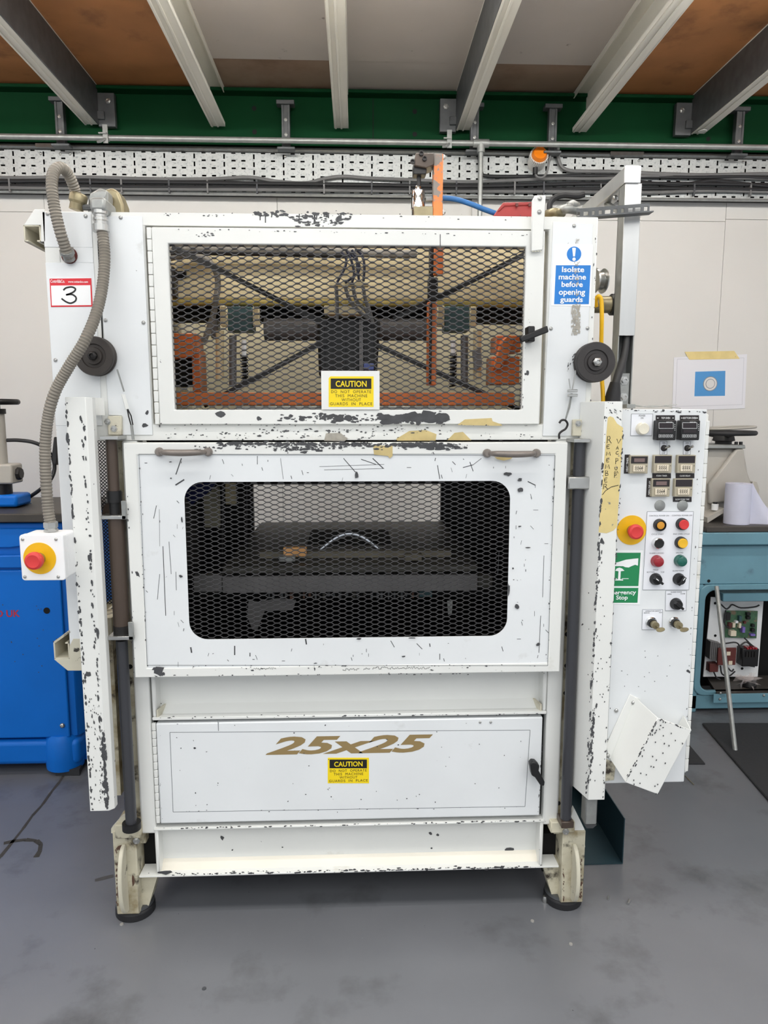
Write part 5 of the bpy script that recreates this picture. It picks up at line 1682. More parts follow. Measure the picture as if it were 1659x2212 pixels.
def selector(px, py, ang, line=True):
    c_ = at(px, py, YP - 0.0012)
    o = MB().lathe([(0.0165, 0), (0.0165, 0.003), (0.0145, 0.009), (0.013, 0.016), (0, 0.016)], c_, n=28).build('selector_switch', BLACK, K)
    d = Vector((math.cos(ang), 0, math.sin(ang)))
    n = Vector((-math.sin(ang), 0, math.cos(ang)))
    A = [c_ + d * 0.0155 + n * 0.003, c_ + d * 0.0155 - n * 0.003, c_ - d * 0.013 - n * 0.0045, c_ - d * 0.013 + n * 0.0045]
    MB().loft([p + Vector((0, -0.014, 0)) for p in A], [p + Vector((0, -0.026, 0)) for p in A]).build('selector_grip', BLACK, o, 0.001)
    if line:
        Yk_ = c_.y - 0.0263
        e_, f_ = c_ - d * 0.002, c_ - d * 0.011
        MB().ribbon([(e_.x, e_.z), (f_.x, f_.z)], 0.002, Yk_).build('pointer_line', SIGNWHITE, o)
selector(1415.5, 1250.5, -0.65)
selector(1465.5, 1250.5, -2.2)
gp = plate(1438, 1276, 1483, 1319, sl=1)
ptext('GUARD DOOR', 1461, 1279, 24, 2.8, gp)
ptext('OPEN', 1446, 1283.5, 9, 2.8, gp, INK)
ptext('CLOSE', 1475, 1282.5, 10, 2.8, gp, INK)
selector(1459.5, 1304, -0.7, False)
op = plate(1388, 1316.5, 1431.5, 1360, sl=1.5)
ptext('OPERATOR SAFETY', 1411, 1320, 34, 2.8, op)
ptext('REMOVE', 1397, 1324, 12, 2.6, op)
ptext('RUN', 1427, 1323, 6, 2.6, op)
for (px, k_) in ((1406, 0), (1456, 1)):
    c_ = at(px, 1344, YP - 0.001)
    o = MB().lathe([(0.0158, 0), (0.0158, 0.005), (0.014, 0.007), (0.0135, 0.0075), (0, 0.0075)], c_, n=28).build('key_switch', CHROME, K)
    MB().lathe([(0.0125, 0.007), (0.012, 0.016), (0, 0.016)], c_, n=24).build('switch_body', BLACK, o)
    MB().lathe([(0.0105, 0.015), (0.0100, 0.03), (0, 0.03)], c_ + Vector((0.0015, 0, -0.001)), n=24).build('lock_barrel', BRASS, o)
    kk = MB()
    kc = c_ + Vector((0.003, -0.05, -0.004))
    kk.box(kc.x - 0.002, kc.x + 0.002, kc.y, kc.y + 0.024, kc.z - 0.003, kc.z + 0.003)
    pl = []
    u = Vector((0.85, -0.2, 0.45)).normalized()
    v = Vector((0.3, -0.8, -0.2)).normalized()
    w_ = u.cross(v)
    for q in range(14):
        a = 2 * math.pi * q / 14
        pl.append(kc + v * 0.004 + u * 0.0105 * math.cos(a) + v * 0.0085 * math.sin(a))
    kk.loft([p - w_ * 0.001 for p in pl], [p + w_ * 0.001 for p in pl])
    kk.build('key', BRASS, o)
# wire on top, screws, hinge bracket
MB().tube(spline([at(*p, YP + 0.06) for p in ((1355, 874), (1375, 876), (1400, 879), (1430, 877), (1462, 874))], 5), 0.0014, 6).tube(spline([at(*p, YP + 0.07) for p in ((1355, 873), (1380, 878), (1410, 877), (1440, 878), (1470, 882))], 5), 0.0012, 6).build('loose_wire', GALV, K)
MB().pbox(1354, 873, 1373, 882, YP + 0.05, YP + 0.09).build('hinge_bracket', GALV, K, 0.001)
for (px, py) in ((1331, 1535),):
    screw(px, py, YP, K, 0.006)
for (px, py) in ((1312, 1660), (1307, 1679)):
    MB().lathe([(0, 0), (0.005, 0), (0.005, 0.001)], at(px + 8, py, YP), n=12).build('panel_hole', DARK, K)
# tilted document pocket
Yo = YP - 0.09
A0, A1 = at(1372, 1506, YP - 0.004), at(1318, 1640, YP - 0.004)
B0, B1 = at(1421, 1551, Yo), at(1351, 1690, Yo)
C0, C1 = at(1494, 1577, Yo), at(1421, 1716, Yo)
D0, D1 = at(1478, 1545, YP - 0.004), at(1406, 1680, YP - 0.004)
pk = MB()
def slab(a, b, c_, d, th=0.0025):
    n = (b - a).cross(c_ - a).normalized() * th
    pk.loft([a, b, c_, d], [a + n, b + n, c_ + n, d + n])
slab(A0, B0, B1, A1)
slab(B0, C0, C1, B1)
slab(C0, D0, D1, C1)
pkt = pk.build('document_pocket', WHITE, K, 0.001, label='tilted white sheet metal document pocket')
MB().pprism([(1361, 1500), (1384, 1511), (1334, 1632), (1316, 1640), (1309, 1610)], YP - 0.004, YP).build('pocket_flange', WHITE, pkt, 0.001)
for (px, py) in ((1368, 1518), (1313, 1632)):
    screw(px, py, YP - 0.004, pkt, 0.006)
ch = MB()
ch.scuff(1420, 1556, 1352, 1688, Yo, 60, 4, 1.5)
ch.scuff(1424, 1553, 1492, 1578, Yo, 16, 4, 1)
ch.chip(1373, 1628, 8, 15, Yo + 0.02, -.4)
for i in range(34):
    u, v = random.random(), random.random()
    p = B0.lerp(C0, u).lerp(B1.lerp(C1, u), v)
    ch.blob(p.x, p.z, 0.002, 0.003, p.y - 0.003)
ch.build('paint_chips', CHIP, pkt, kind='stuff')
MB().pprism([(1310, 1640), (1330, 1650), (1326, 1685), (1305, 1687)], YP - 0.003, YP).build('corner_plate', GRIME, K)

# ================================================================== HANGING STOP BOX AND CONDUITS
YE = 1.79
E_ = thing('emergency_stop_box', 'white plastic box with a red stop button on a yellow disc, hung at the left', 'switch box', tuple(at(95, 1250, YE)))
ex0, ex1, ez0, ez1 = prect(44, 1155, 139, 1254, YE)
lid = rrect(ex0, ex1, ez0, ez1, 0.008, 4)
MB().prism(lid, YE, YE + 0.022).build('lid', SIGNWHITE, E_, 0.002, seg=2)
MB().prism(rrect(ex0 + 0.001, ex1 - 0.001, ez0 + 0.001, ez1 - 0.001, 0.008, 4), YE + 0.0225, YE + 0.085).build('body', SIGNWHITE, E_, 0.003)
c_ = at(86, 1206, YE)
dsc = MB().lathe([(0.0405, 0), (0.0405, 0.0012), (0, 0.0012)], c_, n=40).build('yellow_disc', DISCYEL, E_)
mushroom(c_ + Vector((0, -0.001, 0)), 1.15, E_)
for (px, py) in ((49, 1165), (121, 1165), (54, 1246), (126, 1246)):
    screw(px, py, YE, E_, 0.0042)
gx = at(110, 1140, YE + 0.05)
MB().lathe([(0.0175, 0.0), (0.0175, 0.006), (0.0155, 0.007), (0.0155, 0.010), (0.0175, 0.011), (0.0175, 0.024), (0.015, 0.026)], (gx.x, YE + 0.05, ez1), (0, 0, 1), 6, False).build('gland', STEEL, E_)

def corrugated(pts, r, m, name, label, pitch=0.0068):
    P = spline(pts, 60)
    # resample evenly
    out, acc = [P[0]], 0
    for a, b in zip(P, P[1:]):
        d = (b - a).length
        acc += d
        if acc >= pitch / 2:
            out.append(b)
            acc = 0
    rr = [r * (1.0 if i % 2 else 0.87) for i in range(len(out))]
    return tag(MB().tube(out, rr, 14).build(name, m), label, 'conduit')
def v(px, py, Y):
    return at(px, py, Y)
corrugated([Vector((gx.x, YE + 0.05, ez1 + 0.02)), v(104, 1100, 1.84), v(99, 1030, 1.842), v(98, 960, 1.842), v(105, 895, 1.842), v(121, 842, 1.84), v(150, 790, 1.838), v(182, 738, 1.84), v(207, 680, 1.87), v(221, 620, 1.9), v(226, 560, 1.915), v(223, 515, 1.925), v(218, 485, 1.929)],
           0.0146, CONDUIT, 'flexible_conduit', 'long grey ribbed conduit looping down to the hanging stop box')
corrugated([v(150, 556, 1.94), v(143, 540, 1.925), v(130, 500, 1.905), v(118, 450, 1.90), v(112, 405, 1.905), v(115, 375, 1.92), v(128, 362, 1.94), v(143, 370, 1.965), v(155, 392, 1.985), v(163, 415, 2.0), v(167, 432, 2.0)],
           0.0148, CONDUIT, 'flexible_conduit', 'short grey ribbed conduit arching over the machine top left corner')
a = v(144, 541, 1.925)
b = v(150, 560, 1.945)
MB().tube([a, a.lerp(b, .3), a.lerp(b, .32), b], [0.0185, 0.0185, 0.015, 0.015], 10).build('conduit_gland', GALV, M)

# ================================================================== MAST, ANGLE, CASE AND HOSES ROUND THE MACHINE
YMst = 2.06
T = thing('cable_mast', 'silver square aluminium post with an arm reaching back over the machine', 'mast', tuple(at(1340, 880, YMst)))
xm0, xm1, _, _ = prect(1344, 395, 1379, 725, YMst)
zm1, zm0 = at(1362, 396, YMst).z, at(1362, 725, YMst).z
zl = at(1340, 880, YMst).z
MB().box(xm0, xm1, YMst, YMst + 0.003, zm0, zm1).build('post_cover', ALU, T, 0.0008)
MB().box(xm0, xm0 + 0.003, YMst + 0.004, YMst + 0.05, zl, zm1).box(xm1 - 0.003, xm1, YMst + 0.004, YMst + 0.05, zl, zm1).box(xm0, xm1, YMst + 0.047, YMst + 0.05, zl, zm1).build('post_channel', GALV, T)
ax0, ax1, az0, az1 = prect(1351, 358, 1384, 394, YMst - 0.006)
MB().box(ax0, ax1, YMst, 3.0, az0, az1).build('arm', ALU, T, 0.002)
MB().box(ax0 - 0.001, ax1 + 0.001, YMst - 0.007, YMst, az0 - 0.001, az1 + 0.001).build('end_cap', SIGNWHITE, T, 0.002, seg=2)
p0, p1 = Vector(((ax0 + ax1) / 2, YMst + 0.2, az0)), Vector(((ax0 + ax1) / 2, YMst + 0.05, az0 - 0.07))
MB().tube([p0, p1], 0.009, 8).build('brace', GALV, T)
screw(1329, 427, YMst + 0.1, T, 0.008)
MB().pprism([(1335, 806), (1361, 806), (1357, 880), (1334, 880)], YMst + 0.01, YMst + 0.014).build('base_plate', GALV, T, 0.001)
for (px, py) in ((1348, 822), (1347, 858)):
    screw(px, py, YMst + 0.01, T, 0.009, HEXBOLT, 'bolt')
cb = spline([v(1354, 715, YMst + 0.022), v(1352, 745, YMst + 0.015), v(1345, 780, YMst + 0.0), v(1335, 810, YMst - 0.02), v(1328, 835, YMst - 0.03)], 6)
MB().tube(cb, 0.0115, 10).build('mast_cable', CABLEB, T)
MB().lathe([(0.014, 0.0), (0.020, -0.03), (0.023, -0.06)], v(1329, 826, YMst - 0.03), (0.12, 0, 1), 20).build('cable_boot', RUBBER, T)

YA = 2.04
sa = MB()
x0, x1 = at(1246, 462, YA).x, at(1403, 457, YA).x
za, zb3 = at(1325, 470, YA).z, at(1325, 447, YA).z
A = thing('slotted_angle', 'grey slotted steel angle sticking out over the right corner of the machine', 'bracket', (x0, YA, za))
holes = [(1250, 3), (1266, 5), (1282, 3), (1297, 3.5), (1313, 6), (1329, 4), (1345, 3), (1362, 5), (1378, 6), (1395, 4)]
zm = (za + zb3) / 2
prev = x0
for (px, hw) in holes:
    hx = at(px, 457, YA).x
    w = hw * 0.00135
    sa.box(prev, hx - w, YA, YA + 0.003, za, zb3)
    sa.box(hx - w, hx + w, YA, YA + 0.003, za, zm - 0.0055)
    sa.box(hx - w, hx + w, YA, YA + 0.003, zm + 0.0055, zb3)
    prev = hx + w
sa.box(prev, x1, YA, YA + 0.003, za, zb3)
sa.v = [(x, y, z + 0.085 * (x - x0) - 0.006) for (x, y, z) in sa.v]
sa.build('upright_leg', GALVDARK, A)
fl_ = MB().box(x0, x1, YA - 0.03, YA + 0.003, za - 0.003, za)
fl_.v = [(x, y, z + 0.085 * (x - x0) - 0.006) for (x, y, z) in fl_.v]
fl_.build('flat_leg', GALVDARK, A)

YRc = 2.12
R_ = thing('red_case', 'red plastic case lying on top of the machine', 'case', tuple(at(1110, 466, YRc)))
Yc0 = YF + 0.058
MB().pprism([(1068, 464), (1074, 454), (1089, 441), (1150, 440), (1152, 470), (1068, 470)], Yc0, Yc0 + 0.16).build('case_base', REDCASE, R_, 0.004, seg=2)
MB().pprism([(1074, 455), (1087, 437), (1150, 436), (1150, 443), (1091, 445), (1078, 457)], Yc0 - 0.004, Yc0 + 0.164).build('case_lid', REDCASE, R_, 0.002)
for px in (1117, 1145):
    MB().pbox(px - 3, 438, px + 3, 446, Yc0 - 0.009, Yc0 - 0.004).build('case_catch', MAROON, R_, 0.001)
tag(MB().tube(spline([at(*p, 2.16) for p in ((930, 430), (955, 428), (985, 431), (1015, 440), (1045, 452), (1070, 461))], 6), 0.0075, 10).build('air_hose', BLUEHOSE), 'blue air hose from the clamp cylinder to the red case', 'hose')
tag(MB().tube(spline([at(*p, 2.3) for p in ((1187, 462), (1188, 440), (1198, 428), (1218, 422), (1245, 424), (1262, 420))], 6), 0.009, 8).build('black_lead', CABLEB), 'black lead rising behind the right corner of the machine', 'cable')
tag(MB().tube(spline([v(1288, 662, 2.02), v(1287, 648, 2.01), v(1293, 640, 2.0), v(1299, 650, 2.0), v(1300, 690, 2.0), v(1299, 740, 2.02), v(1299, 800, 2.03), v(1302, 845, 2.03), v(1303, 872, 2.03)], 6), 0.0058, 10).build('yellow_cable', YELCABLE), 'yellow cable looping down behind the right pulley', 'cable')

# open teal sheet tray behind the right foot
t = thing('sheet_tray', 'open dark teal sheet metal tray on the floor behind the right foot', 'tray', tuple(atz(1300, 1868)))
f0, f1 = atz(1200, 1873), atz(1345, 1867)
hgt_ = 0.165
MB().box(f0.x, f1.x, f1.y, f1.y + 0.5, 0.001, 0.004).build('tray_floor', TEALDARK, t)
MB().box(f1.x - 0.002, f1.x + 0.001, f1.y, f1.y + 0.5, 0.004, hgt_).build('tray_side', TEALDARK, t)
MB().box(f0.x, f1.x, f1.y + 0.5, f1.y + 0.503, 0.001, hgt_).build('tray_back', TEALDARK, t)
MB().box(f0.x, f0.x + 0.003, f1.y, f1.y + 0.5, 0.004, hgt_).build('tray_side', TEALDARK, t)

# ================================================================== BLUE MACHINE ON THE LEFT
YBm = 2.86
Bm = thing('blue_machine', 'bright blue machine tool with a dark worktop, left of the white machine', 'machine', (-1.5, 3.2, 0.0))
bx1 = at(172, 1500, YBm).x
bxl = -2.6
zt2 = at(60, 1130, YBm).z
zb2 = at(60, 1594, YBm).z
zmid = at(60, 1170, YBm).z
body = MB().prismz([(bxl, YBm), (bx1 - 0.06, YBm), (bx1 - 0.02, YBm + 0.012), (bx1, YBm + 0.05), (bx1, YBm + 0.62), (bxl, YBm + 0.62)], zb2, zt2)
body.build('body', BLUE, Bm, 0.004)
bj = at(142, 1400, YBm).x
MB().box(bxl, bj, YBm - 0.012, YBm, zb2 + 0.004, at(60, 1230, YBm).z).build('front_cover', BLUE, Bm, 0.006, seg=2)
MB().prismz([(bxl, YBm - 0.02), (bj - 0.05, YBm - 0.02), (bj, YBm), (bxl, YBm)], at(60, 1225, YBm).z, at(60, 1198, YBm).z).build('front_lip', BLUE, Bm, 0.004)
MB().prism([(bxl, at(0, 1185, YBm).z), (at(25, 1180, YBm).x, at(25, 1182, YBm).z), (bj, at(142, 1168, YBm).z), (bj, at(142, 1140, YBm).z), (bxl, at(0, 1140, YBm).z)], YBm - 0.016, YBm).build('upper_lip', BLUE, Bm, 0.004)
MB().box(bxl, bx1 - 0.01, YBm - 0.015, YBm + 0.66, 0.045, zb2 - 0.008).build('base', BLUE, Bm, 0.02, seg=3)
cx2 = at(150, 1620, YBm)
MB().lathe([(0.075, 0.02), (0.078, 0.06), (0.076, 0.14), (0.06, 0.17), (0.0, 0.18)], (cx2.x - 0.035, YBm + 0.04, 0.0), (0, 0, 1), 28).build('corner_boss', BLUE, Bm)
MB().prismz([(bx1 - 0.02, YBm + 0.06), (bx1 + 0.1, YBm + 0.06), (bx1 + 0.1, YBm + 0.2), (bx1 - 0.02, YBm + 0.2)], 0.03, 0.05).build('base_lug', BLUE, Bm)
wt0, wt1 = at(60, 1129, YBm - 0.03).z, at(60, 1129, YBm - 0.03).z + 0.035
MB().box(bxl, at(150, 1110, YBm - 0.03).x, YBm - 0.03, YBm + 0.55, wt0, wt1).build('worktop', CASTTOP, Bm, 0.004)
screw(135, 1567, YBm - 0.012, Bm, 0.011).data = SCREW
MB().lathe([(0, 0), (0.013, 0), (0.013, 0.001)], at(101, 1319, YBm - 0.0125), n=18).build('cover_hole', DARK, Bm)
text('D UK', -8, 1318, 43, 1333, YBm - 0.0128, mat('red_lettering', (186, 40, 60), 0.5), Bm, bold=0.02)
ch = MB()
for i in range(16):
    ch.chip(random.choice([random.uniform(5, 130), random.uniform(78, 95)]), random.uniform(1300, 1480), 3, 2.5, YBm - 0.0122)
ch.build('paint_chips', GREYINK, Bm, kind='stuff')
# column on the worktop
Yn = 3.05
c0 = at(-2, 1000, Yn).x
def vc(px, py0, py1, r, m, nm, r1=None):
    a, b = at(px, py0, Yn), at(px, py1, Yn)
    return MB().cyl((c0 + px * 0.002, Yn, a.z), (c0 + px * 0.002, Yn, b.z), r, 28, r1).build(nm, m, Bm)
vc(0, 893, 1003, 0.034, GREYCAST, 'column')
vc(0, 883, 894, 0.04, BLACK, 'column_collar')
vc(0, 873, 884, 0.02, BLACK, 'column_nut')
hz = at(0, 868, Yn).z
hw_ = MB()
P = [Vector((c0 + 0.085 * math.cos(2 * math.pi * k / 32), Yn + 0.085 * math.sin(2 * math.pi * k / 32), hz)) for k in range(33)]
hw_.tube(P, 0.012, 10)
hw_.box(c0 - 0.08, c0 + 0.08, Yn - 0.012, Yn + 0.012, hz - 0.01, hz + 0.006)
hw_.build('hand_wheel', BLACK, Bm)
MB().pbox(-30, 1003, 26, 1046, Yn - 0.05, Yn + 0.05).build('column_block', GREYCAST, Bm, 0.008, seg=2)
MB().lathe([(0.026, 0), (0.028, 0.01), (0.026, 0.04), (0.022, 0.044)], at(24, 1023, Yn), (1, 0, 0), 8, False).build('clamp_knob', DARKSTEEL, Bm)
vc(0, 1046, 1072, 0.044, BLACK, 'bellows')
MB().pbox(-30, 1070, 36, 1096, Yn - 0.06, Yn + 0.08).build('column_base', BLUE, Bm, 0.012, seg=2)
MB().cyl(at(48, 1097, Yn + 0.1), at(48, 1085, Yn + 0.1), 0.05, 24, 0.035).build('casting_hump', DKBLUE, Bm)
P = spline([v(15, 951, Yn), v(40, 951, Yn), v(70, 955, Yn), v(95, 966, Yn + 0.02), v(112, 985, Yn + 0.05), v(118, 1010, Yn + 0.06), v(110, 1035, Yn + 0.05), v(90, 1055, Yn + 0.05), v(62, 1075, Yn + 0.1), v(50, 1084, Yn + 0.1)], 6)
MB().tube(P, 0.008, 10).build('coolant_hose', CABLEB, Bm)
MB().pprism([(116, 944), (119, 944), (123, 990), (121, 1006), (114, 1000), (112, 980)], Yn + 0.03, Yn + 0.06).build('hose_gun', RUBBER, Bm, 0.003)
pd = [atz(*p) for p in ((120, 1676), (172, 1676), (182, 1652), (130, 1652))]
tag(MB().prismz([(p.x, p.y) for p in pd], 0.0005, 0.028).build('rubber_pad', MATM), 'square dark pad on the floor under the blue machine corner', 'pad')

# ================================================================== TEAL MACHINE ON THE RIGHT
YTl = 3.36
Tm = thing('teal_machine', 'pale teal machine base with an open electrical bay and grey head, far right', 'machine', (1.9, 3.5, 0.0))
tx0, tx1 = at(1494, 1400, YTl).x, 3.0
def tz(py, px=1580, Y=YTl):
    return at(px, py, Y).z
ztop = tz(1148)
MB().box(tx0, tx1, YTl, YTl + 0.012, tz(1262), tz(1178)).build('front_apron', TEAL, Tm, 0.004)
MB().prismx([(YTl - 0.03, tz(1178, 1580, YTl - 0.03)), (YTl + 0.012, tz(1178)), (YTl + 0.012, ztop), (YTl - 0.03, ztop)], tx0, tx1).build('apron_lip', TEAL, Tm, 0.006, seg=2)
MB().box(tx0 + 0.02, tx1, YTl - 0.03, YTl + 0.5, ztop, ztop + 0.03).build('table', CASTTOP, Tm, 0.004)
MB().box(tx0, tx0 + 0.045, YTl, YTl + 0.5, 0.0, tz(1262)).build('side_leg', TEAL, Tm, 0.006)
MB().box(tx0, tx1, YTl, YTl + 0.03, tz(1531), tz(1500)).build('lower_rail', TEAL, Tm, 0.005)
bz0, bz1 = tz(1500), tz(1262)
MB().box(tx0 + 0.045, tx1, YTl + 0.3, YTl + 0.31, 0.02, bz1).build('bay_back', DARK, Tm)
MB().box(tx0 + 0.045, tx0 + 0.05, YTl + 0.01, YTl + 0.3, 0.02, bz1).build('bay_side', DARKSTEEL, Tm)
rr = MB().ring(rrect(at(1512, 1380, YTl).x - 0.02, tx1 - 0.02, bz0, bz1, 0.05, 5), rrect(at(1512, 1380, YTl).x + 0.012, tx1 - 0.06, bz0 + 0.02, bz1 - 0.028, 0.05, 5), YTl - 0.008, YTl + 0.02)
rr.build('bay_rim', TEAL, Tm, 0.004)
bv = MB().prismz([(at(1562, 1290, YTl + 0.02).x, YTl + 0.02), (tx1, YTl + 0.02), (tx1, YTl + 0.1), (at(1562, 1290, YTl + 0.02).x, YTl + 0.1)], tz(1302), tz(1284))
bv.build('bay_cross_rail', TEAL, Tm, 0.003)
YPn = YTl + 0.14
MB().pprism([(1536, 1290), (1650, 1292), (1637, 1462), (1519, 1462)], YPn, YPn + 0.006).build('electrical_panel', SIGNWHITE, Tm, 0.001)
MB().prismz([(at(1542, 1500, YTl).x, YTl - 0.03), (tx1, YTl - 0.03), (tx1, YTl + 0.2), (at(1525, 1470, YTl + .2).x, YTl + 0.2)], tz(1500), tz(1500) + 0.02).build('bay_shelf', CASTTOP, Tm)
MB().box(at(1541, 1500, YTl - 0.03).x, tx1, YTl - 0.035, YTl - 0.03, tz(1512), tz(1493)).build('shelf_edge', TEAL, Tm, 0.001)
for (px, py) in ((1556, 1497), (1555, 1510), (1650, 1502)):
    screw(px, py, YTl - 0.035, Tm, 0.007)
pcb = MB().pprism([(1569, 1319), (1637, 1320), (1634, 1379), (1566, 1377)], YPn - 0.018, YPn - 0.014).build('circuit_board', PCB, Tm)
Ypc = YPn - 0.018
for (px, py, w, h, d, m) in ((1586, 1351, 6, 10, .02, TIMERWHITE), (1599, 1352, 5, 10, .02, TIMERWHITE), (1592, 1344, 6, 5, .02, SIGNWHITE), (1607, 1361, 6, 12, .025, VIOLET), (1627, 1372, 10, 4, .02, VIOLET), (1585, 1369, 12, 11, .03, TIMERWHITE), (1574, 1332, 9, 16, .02, DARKSTEEL),
                             (1600, 1337, 6, 12, .02, INNERTEAL), (1618, 1327, 8, 6, .02, BLACK), (1618, 1335, 8, 6, .02, BLACK), (1628, 1362, 7, 7, .02, BLACK), (1628, 1352, 6, 6, .02, BLACK), (1610, 1345, 5, 5, .015, MAROON), (1578, 1352, 6, 12, .02, MAROON)):
    MB().pbox(px - w / 2, py - h / 2, px + w / 2, py + h / 2, Ypc - d, Ypc).build('board_component', m, pcb, 0.001)
MB().pbox(1551, 1400, 1590, 1437, YPn - 0.06, YPn - 0.05).build('transformer_face', MAROON, Tm, 0.002)
for k in range(6):
    MB().pbox(1534 + k * 4, 1386 + k, 1537 + k * 4, 1424 + k, YPn - 0.05 + k * 0.001, YPn).build('transformer_lamination', INNERGREY, Tm)
for (px, py) in ((1574, 1412), (1578, 1432)):
    MB().pbox(px - 4, py - 4, px + 4, py + 4, YPn - 0.062, YPn - 0.06).build('terminal_label', TIMERWHITE, Tm)
ct = MB().pbox(1604, 1402, 1639, 1440, YPn - 0.06, YPn).build('contactor', BLACK, Tm, 0.003)
for k in range(4):
    MB().pbox(1614 + k * 6, 1399, 1618 + k * 6, 1403, YPn - 0.062, YPn - 0.03).build('contactor_terminal', REDLENS, ct)
    MB().pbox(1612 + k * 6, 1408, 1616 + k * 6, 1420, YPn - 0.066, YPn - 0.06).build('contactor_terminal', DARKSTEEL, ct)
MB().pbox(1533, 1434, 1552, 1452, YPn - 0.04, YPn).build('terminal_block', MAROON, Tm, 0.002)
for pts in (((1555, 1303), (1568, 1315), (1575, 1312), (1582, 1306), (1600, 1313), (1630, 1311), (1640, 1307)), ((1568, 1318), (1564, 1340), (1568, 1352), (1578, 1355)), ((1566, 1390), (1590, 1388), (1598, 1400), (1594, 1425)), ((1598, 1395), (1612, 1387), (1625, 1398)),
            ((1556, 1438), (1560, 1456), (1575, 1460), (1588, 1450)), ((1570, 1440), (1580, 1450), (1585, 1445)), ((1542, 1452), (1548, 1464), (1556, 1468)), ((1600, 1425), (1612, 1436), (1630, 1440)), ((1608, 1378), (1620, 1390), (1630, 1398))):
    MB().tube(spline([at(*p, YPn - 0.035) for p in pts], 4), 0.004, 6).build('bay_wire', CABLEB, Tm)
for (px, py) in ((1603, 1444), (1545, 1303), (1545, 1373)):
    MB().lathe([(0, 0), (0.007, 0), (0.007, 0.001)], at(px, py, YPn - 0.0005), n=12).build('panel_hole', DARK, Tm)
MB().lathe([(0, 0), (0.008, 0), (0.008, 0.001)], at(1531, 1255, YTl - 0.0005), n=12).build('apron_hole', DARK, Tm)
# grey head with hand wheel
Yh = 3.55
MB().pprism([(1530, 968), (1607, 968), (1613, 1000), (1616, 1020), (1625, 1045), (1628, 1078), (1618, 1110), (1500, 1118), (1510, 1060)], Yh, Yh + 0.22).build('head_casting', GREYCAST, Tm, 0.012, seg=2)
MB().pprism([(1533, 1046), (1592, 969), (1608, 969), (1612, 1010), (1626, 1050), (1600, 1080), (1533, 1090)], Yh - 0.03, Yh).build('head_front', GREYCAST, Tm, 0.01, seg=2)
MB().pprism([(1627, 1040), (1636, 1041), (1641, 1058), (1640, 1072), (1628, 1078)], Yh - 0.02, Yh + 0.1).build('head_boss', GREYCAST, Tm, 0.004)
MB().pprism([(1500, 961), (1610, 961), (1611, 969), (1500, 969)], Yh - 0.035, Yh + 0.23).build('head_plate', GALV, Tm, 0.003)
wc = at(1564, 935, Yh + 0.09)
wh = MB()
for k in range(1):
    P = [Vector((wc.x + 0.145 * math.cos(2 * math.pi * k / 40), wc.y + 0.145 * math.sin(2 * math.pi * k / 40), wc.z)) for k in range(41)]
    wh.tube(P, 0.0125, 10)
for k in range(3):
    a = 2 * math.pi * k / 3 + 0.4
    wh.tube([(wc.x, wc.y, wc.z - 0.012), (wc.x + 0.14 * math.cos(a), wc.y + 0.14 * math.sin(a), wc.z)], [0.018, 0.01], 8)
wh.lathe([(0.04, -0.075), (0.04, -0.045), (0.055, -0.04), (0.05, -0.02), (0.03, 0.0)], wc, (0, 0, 1), 24)
wh.build('hand_wheel', RUBBER, Tm)
P = [Vector((wc.x + 0.02 + 0.13 * math.cos(2 * math.pi * k / 40), wc.y + 0.12 * math.sin(2 * math.pi * k / 40), wc.z + 0.026 + 0.006 * math.cos(2 * math.pi * k / 40))) for k in range(41)]
tag(MB().tube(P, 0.0065, 8).build('loose_ring', GREYCAST), 'thin grey ring lying on the black hand wheel at the far right', 'ring')
for (px, py) in ((1590, 957), (1600, 958)):
    MB().lathe([(0.009, 0), (0.009, 0.016), (0, 0.016)], at(px, 961, Yh), (0, 0, 1), 8).build('cap_screw', BLACK, Tm)
MB().pprism([(1528, 1118), (1566, 1098), (1566, 1106), (1528, 1130)], Yh - 0.1, Yh + 0.1).build('bed_way', GREYCAST, Tm)
zt3 = ztop + 0.03
# things on the teal machine's table
pr = at(1594, 1137, YTl + 0.06)
t = thing('paper_roll', 'upright roll of pale lilac tissue with a loose end, on the teal machine', 'paper roll', (pr.x, pr.y, zt3))
MB().lathe([(0.06, 0.001), (0.06, 0.2), (0.022, 0.2), (0.022, 0.15), (0, 0.15)], (pr.x - 0.01, pr.y, zt3), (0, 0, 1), 36).build('roll', TISSUE, t)
fl = MB()
rows = []
for i in range(13):
    u = i / 12
    row = []
    for j in range(7):
        vv = j / 6
        top = 0.195 * (1 - u) ** 1.7 + 0.012
        row.append(Vector((pr.x - 0.012 + 0.058 * math.cos(0.5 * (1 - u)) + 0.2 * u ** 1.1, pr.y - 0.028 - 0.035 * u * (1 - vv) + 0.006 * math.sin(8 * u + 4 * vv), zt3 + 0.001 + top * vv)))
    rows.append(row)
b = len(fl.v)
for row in rows:
    fl.v += [tuple(p) for p in row]
for i in range(12):
    for j in range(6):
        fl.face([b + i * 7 + j, b + i * 7 + j + 1, b + (i + 1) * 7 + j + 1, b + (i + 1) * 7 + j], True)
fl.build('loose_end', TISSUE, t)
c_ = at(1544, 1100, Yh - 0.06)
t = thing('small_pot', 'small white round pot with a black cap beside the tissue roll', 'pot', tuple(c_))
MB().lathe([(0.016, -0.004), (0.017, 0.026), (0.012, 0.028)], c_, (0, 0, 1), 20).build('pot', SIGNWHITE, t)
MB().lathe([(0.011, 0.028), (0.011, 0.036), (0, 0.036)], c_, (0, 0, 1), 16).build('cap', BLACK, t)
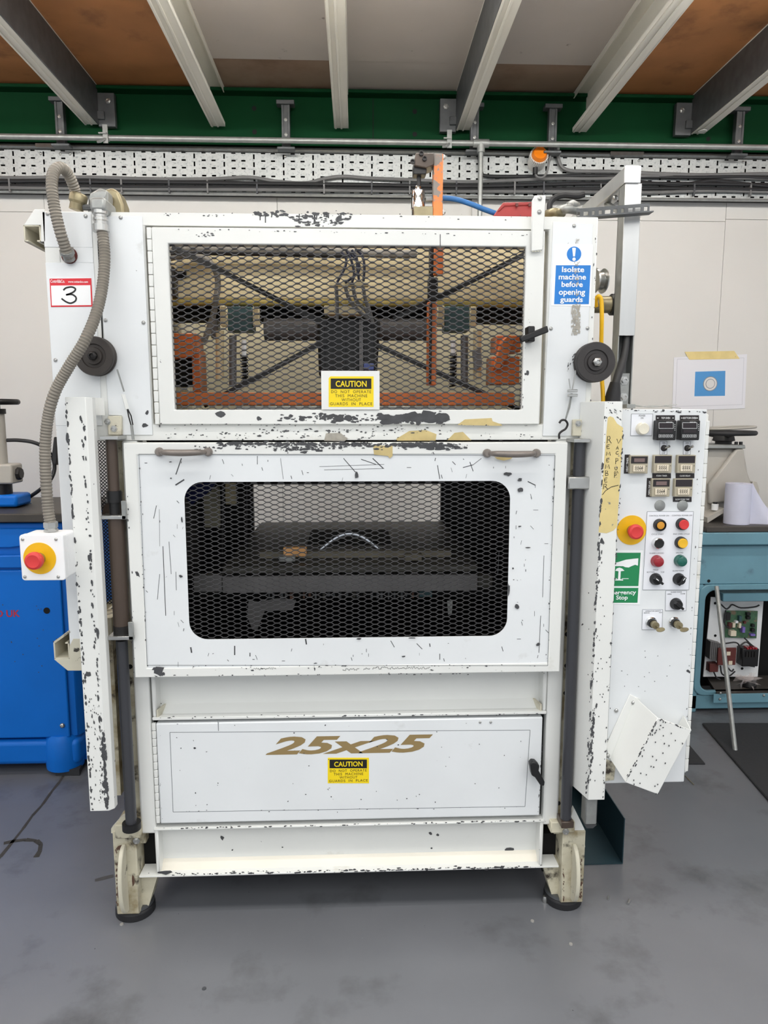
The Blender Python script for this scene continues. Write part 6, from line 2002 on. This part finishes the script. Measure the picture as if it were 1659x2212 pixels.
# clear bag on the shelf
c_ = at(1618, 1487, YTl + 0.03)
bg_ = MB()
for q in range(14):
    a = random.uniform(0, 6.28)
    p = [c_ + Vector((random.uniform(-0.07, 0.06), random.uniform(-0.03, 0.05), random.uniform(0.0, 0.075))) for _ in range(3)]
    bg_.poly(p)
t = thing('plastic_bag', 'crumpled clear plastic bag of small parts on the bay shelf', 'bag', tuple(c_))
bg_.build('film', PLASTIC, t)
MB().lathe([(0.034, 0.0), (0.036, 0.02), (0.03, 0.034), (0.02, 0.036)], c_ + Vector((0.01, 0.02, 0.002)), (0.1, 0.1, 1), 16).build('parts', DARKSTEEL, t)
# steel bar leaning on the teal machine
pb_ = atz(1588, 1622, 0.006)
pt_ = at(1548, 1267, YTl - 0.035)
tag(MB().cyl(pb_, pt_, 0.0105, 14).build('steel_bar', GALV), 'round steel bar leaning against the teal machine', 'bar')
# rubber mat
mp = [atz(1516, 1566), atz(1664, 1738)]
dx = (mp[1] - mp[0])
q = [mp[0], atz(1900, 1566), atz(2150, 1980), mp[1] + dx * 0.5]
tag(MB().prismz([(p.x, p.y) for p in q], 0.0003, 0.012).build('rubber_mat', MATM, None, 0.004), 'black rubber floor mat in front of the teal machine', 'mat')
q = [atz(1478, 1652), atz(1523, 1652), atz(1500, 1625), atz(1480, 1600)]
tag(MB().prismz([(p.x, p.y) for p in q], 0.0003, 0.006).build('mat_offcut', MATM), 'triangular scrap of black mat behind the control cabinet', 'mat')
# litter on the floor
tag(MB().cyl(atz(1356, 1952, 0.004), atz(1360, 1944, 0.004), 0.004, 8).build('loose_screw', STEEL), 'small pale screw on the floor right of the machine foot', 'screw')
tag(MB().cyl(atz(1314, 1943, 0.003), atz(1314, 1936, 0.003), 0.0025, 8).build('loose_screw', STEEL), 'tiny pale screw on the floor nearest the right machine foot', 'screw')
tag(MB().tube([atz(1474, 1670, 0.003), atz(1484, 1680, 0.003), atz(1499, 1695, 0.003)], 0.0015, 6).build('wire_offcut', BRASS), 'thin wire offcut on the floor beside the document pocket', 'wire')
tag(MB().lathe([(0.009, 0), (0.009, 0.012), (0.006, 0.02), (0, 0.02)], atz(1177, 1948), (0, 0, 1), 12).build('loose_nut', STEEL), 'shiny nut on the floor left of the right levelling pad', 'nut')
for i, (px, py) in enumerate(((441, 2136), (1233, 2040), (263, 1997), (1150, 1990))):
    tag(MB().lathe([(0.006, 0), (0.005, 0.003), (0, 0.003)], atz(px, py), (0, 0, 1), 7).build('paint_flake', GREYINK if i == 0 else SEAM), ['small dark flake on the floor in the lower left foreground', 'small pale flake on the floor in the right foreground', 'pale flake on the floor below the left foot', 'small pale flake on the floor in front of the right foot'][i], 'flake')
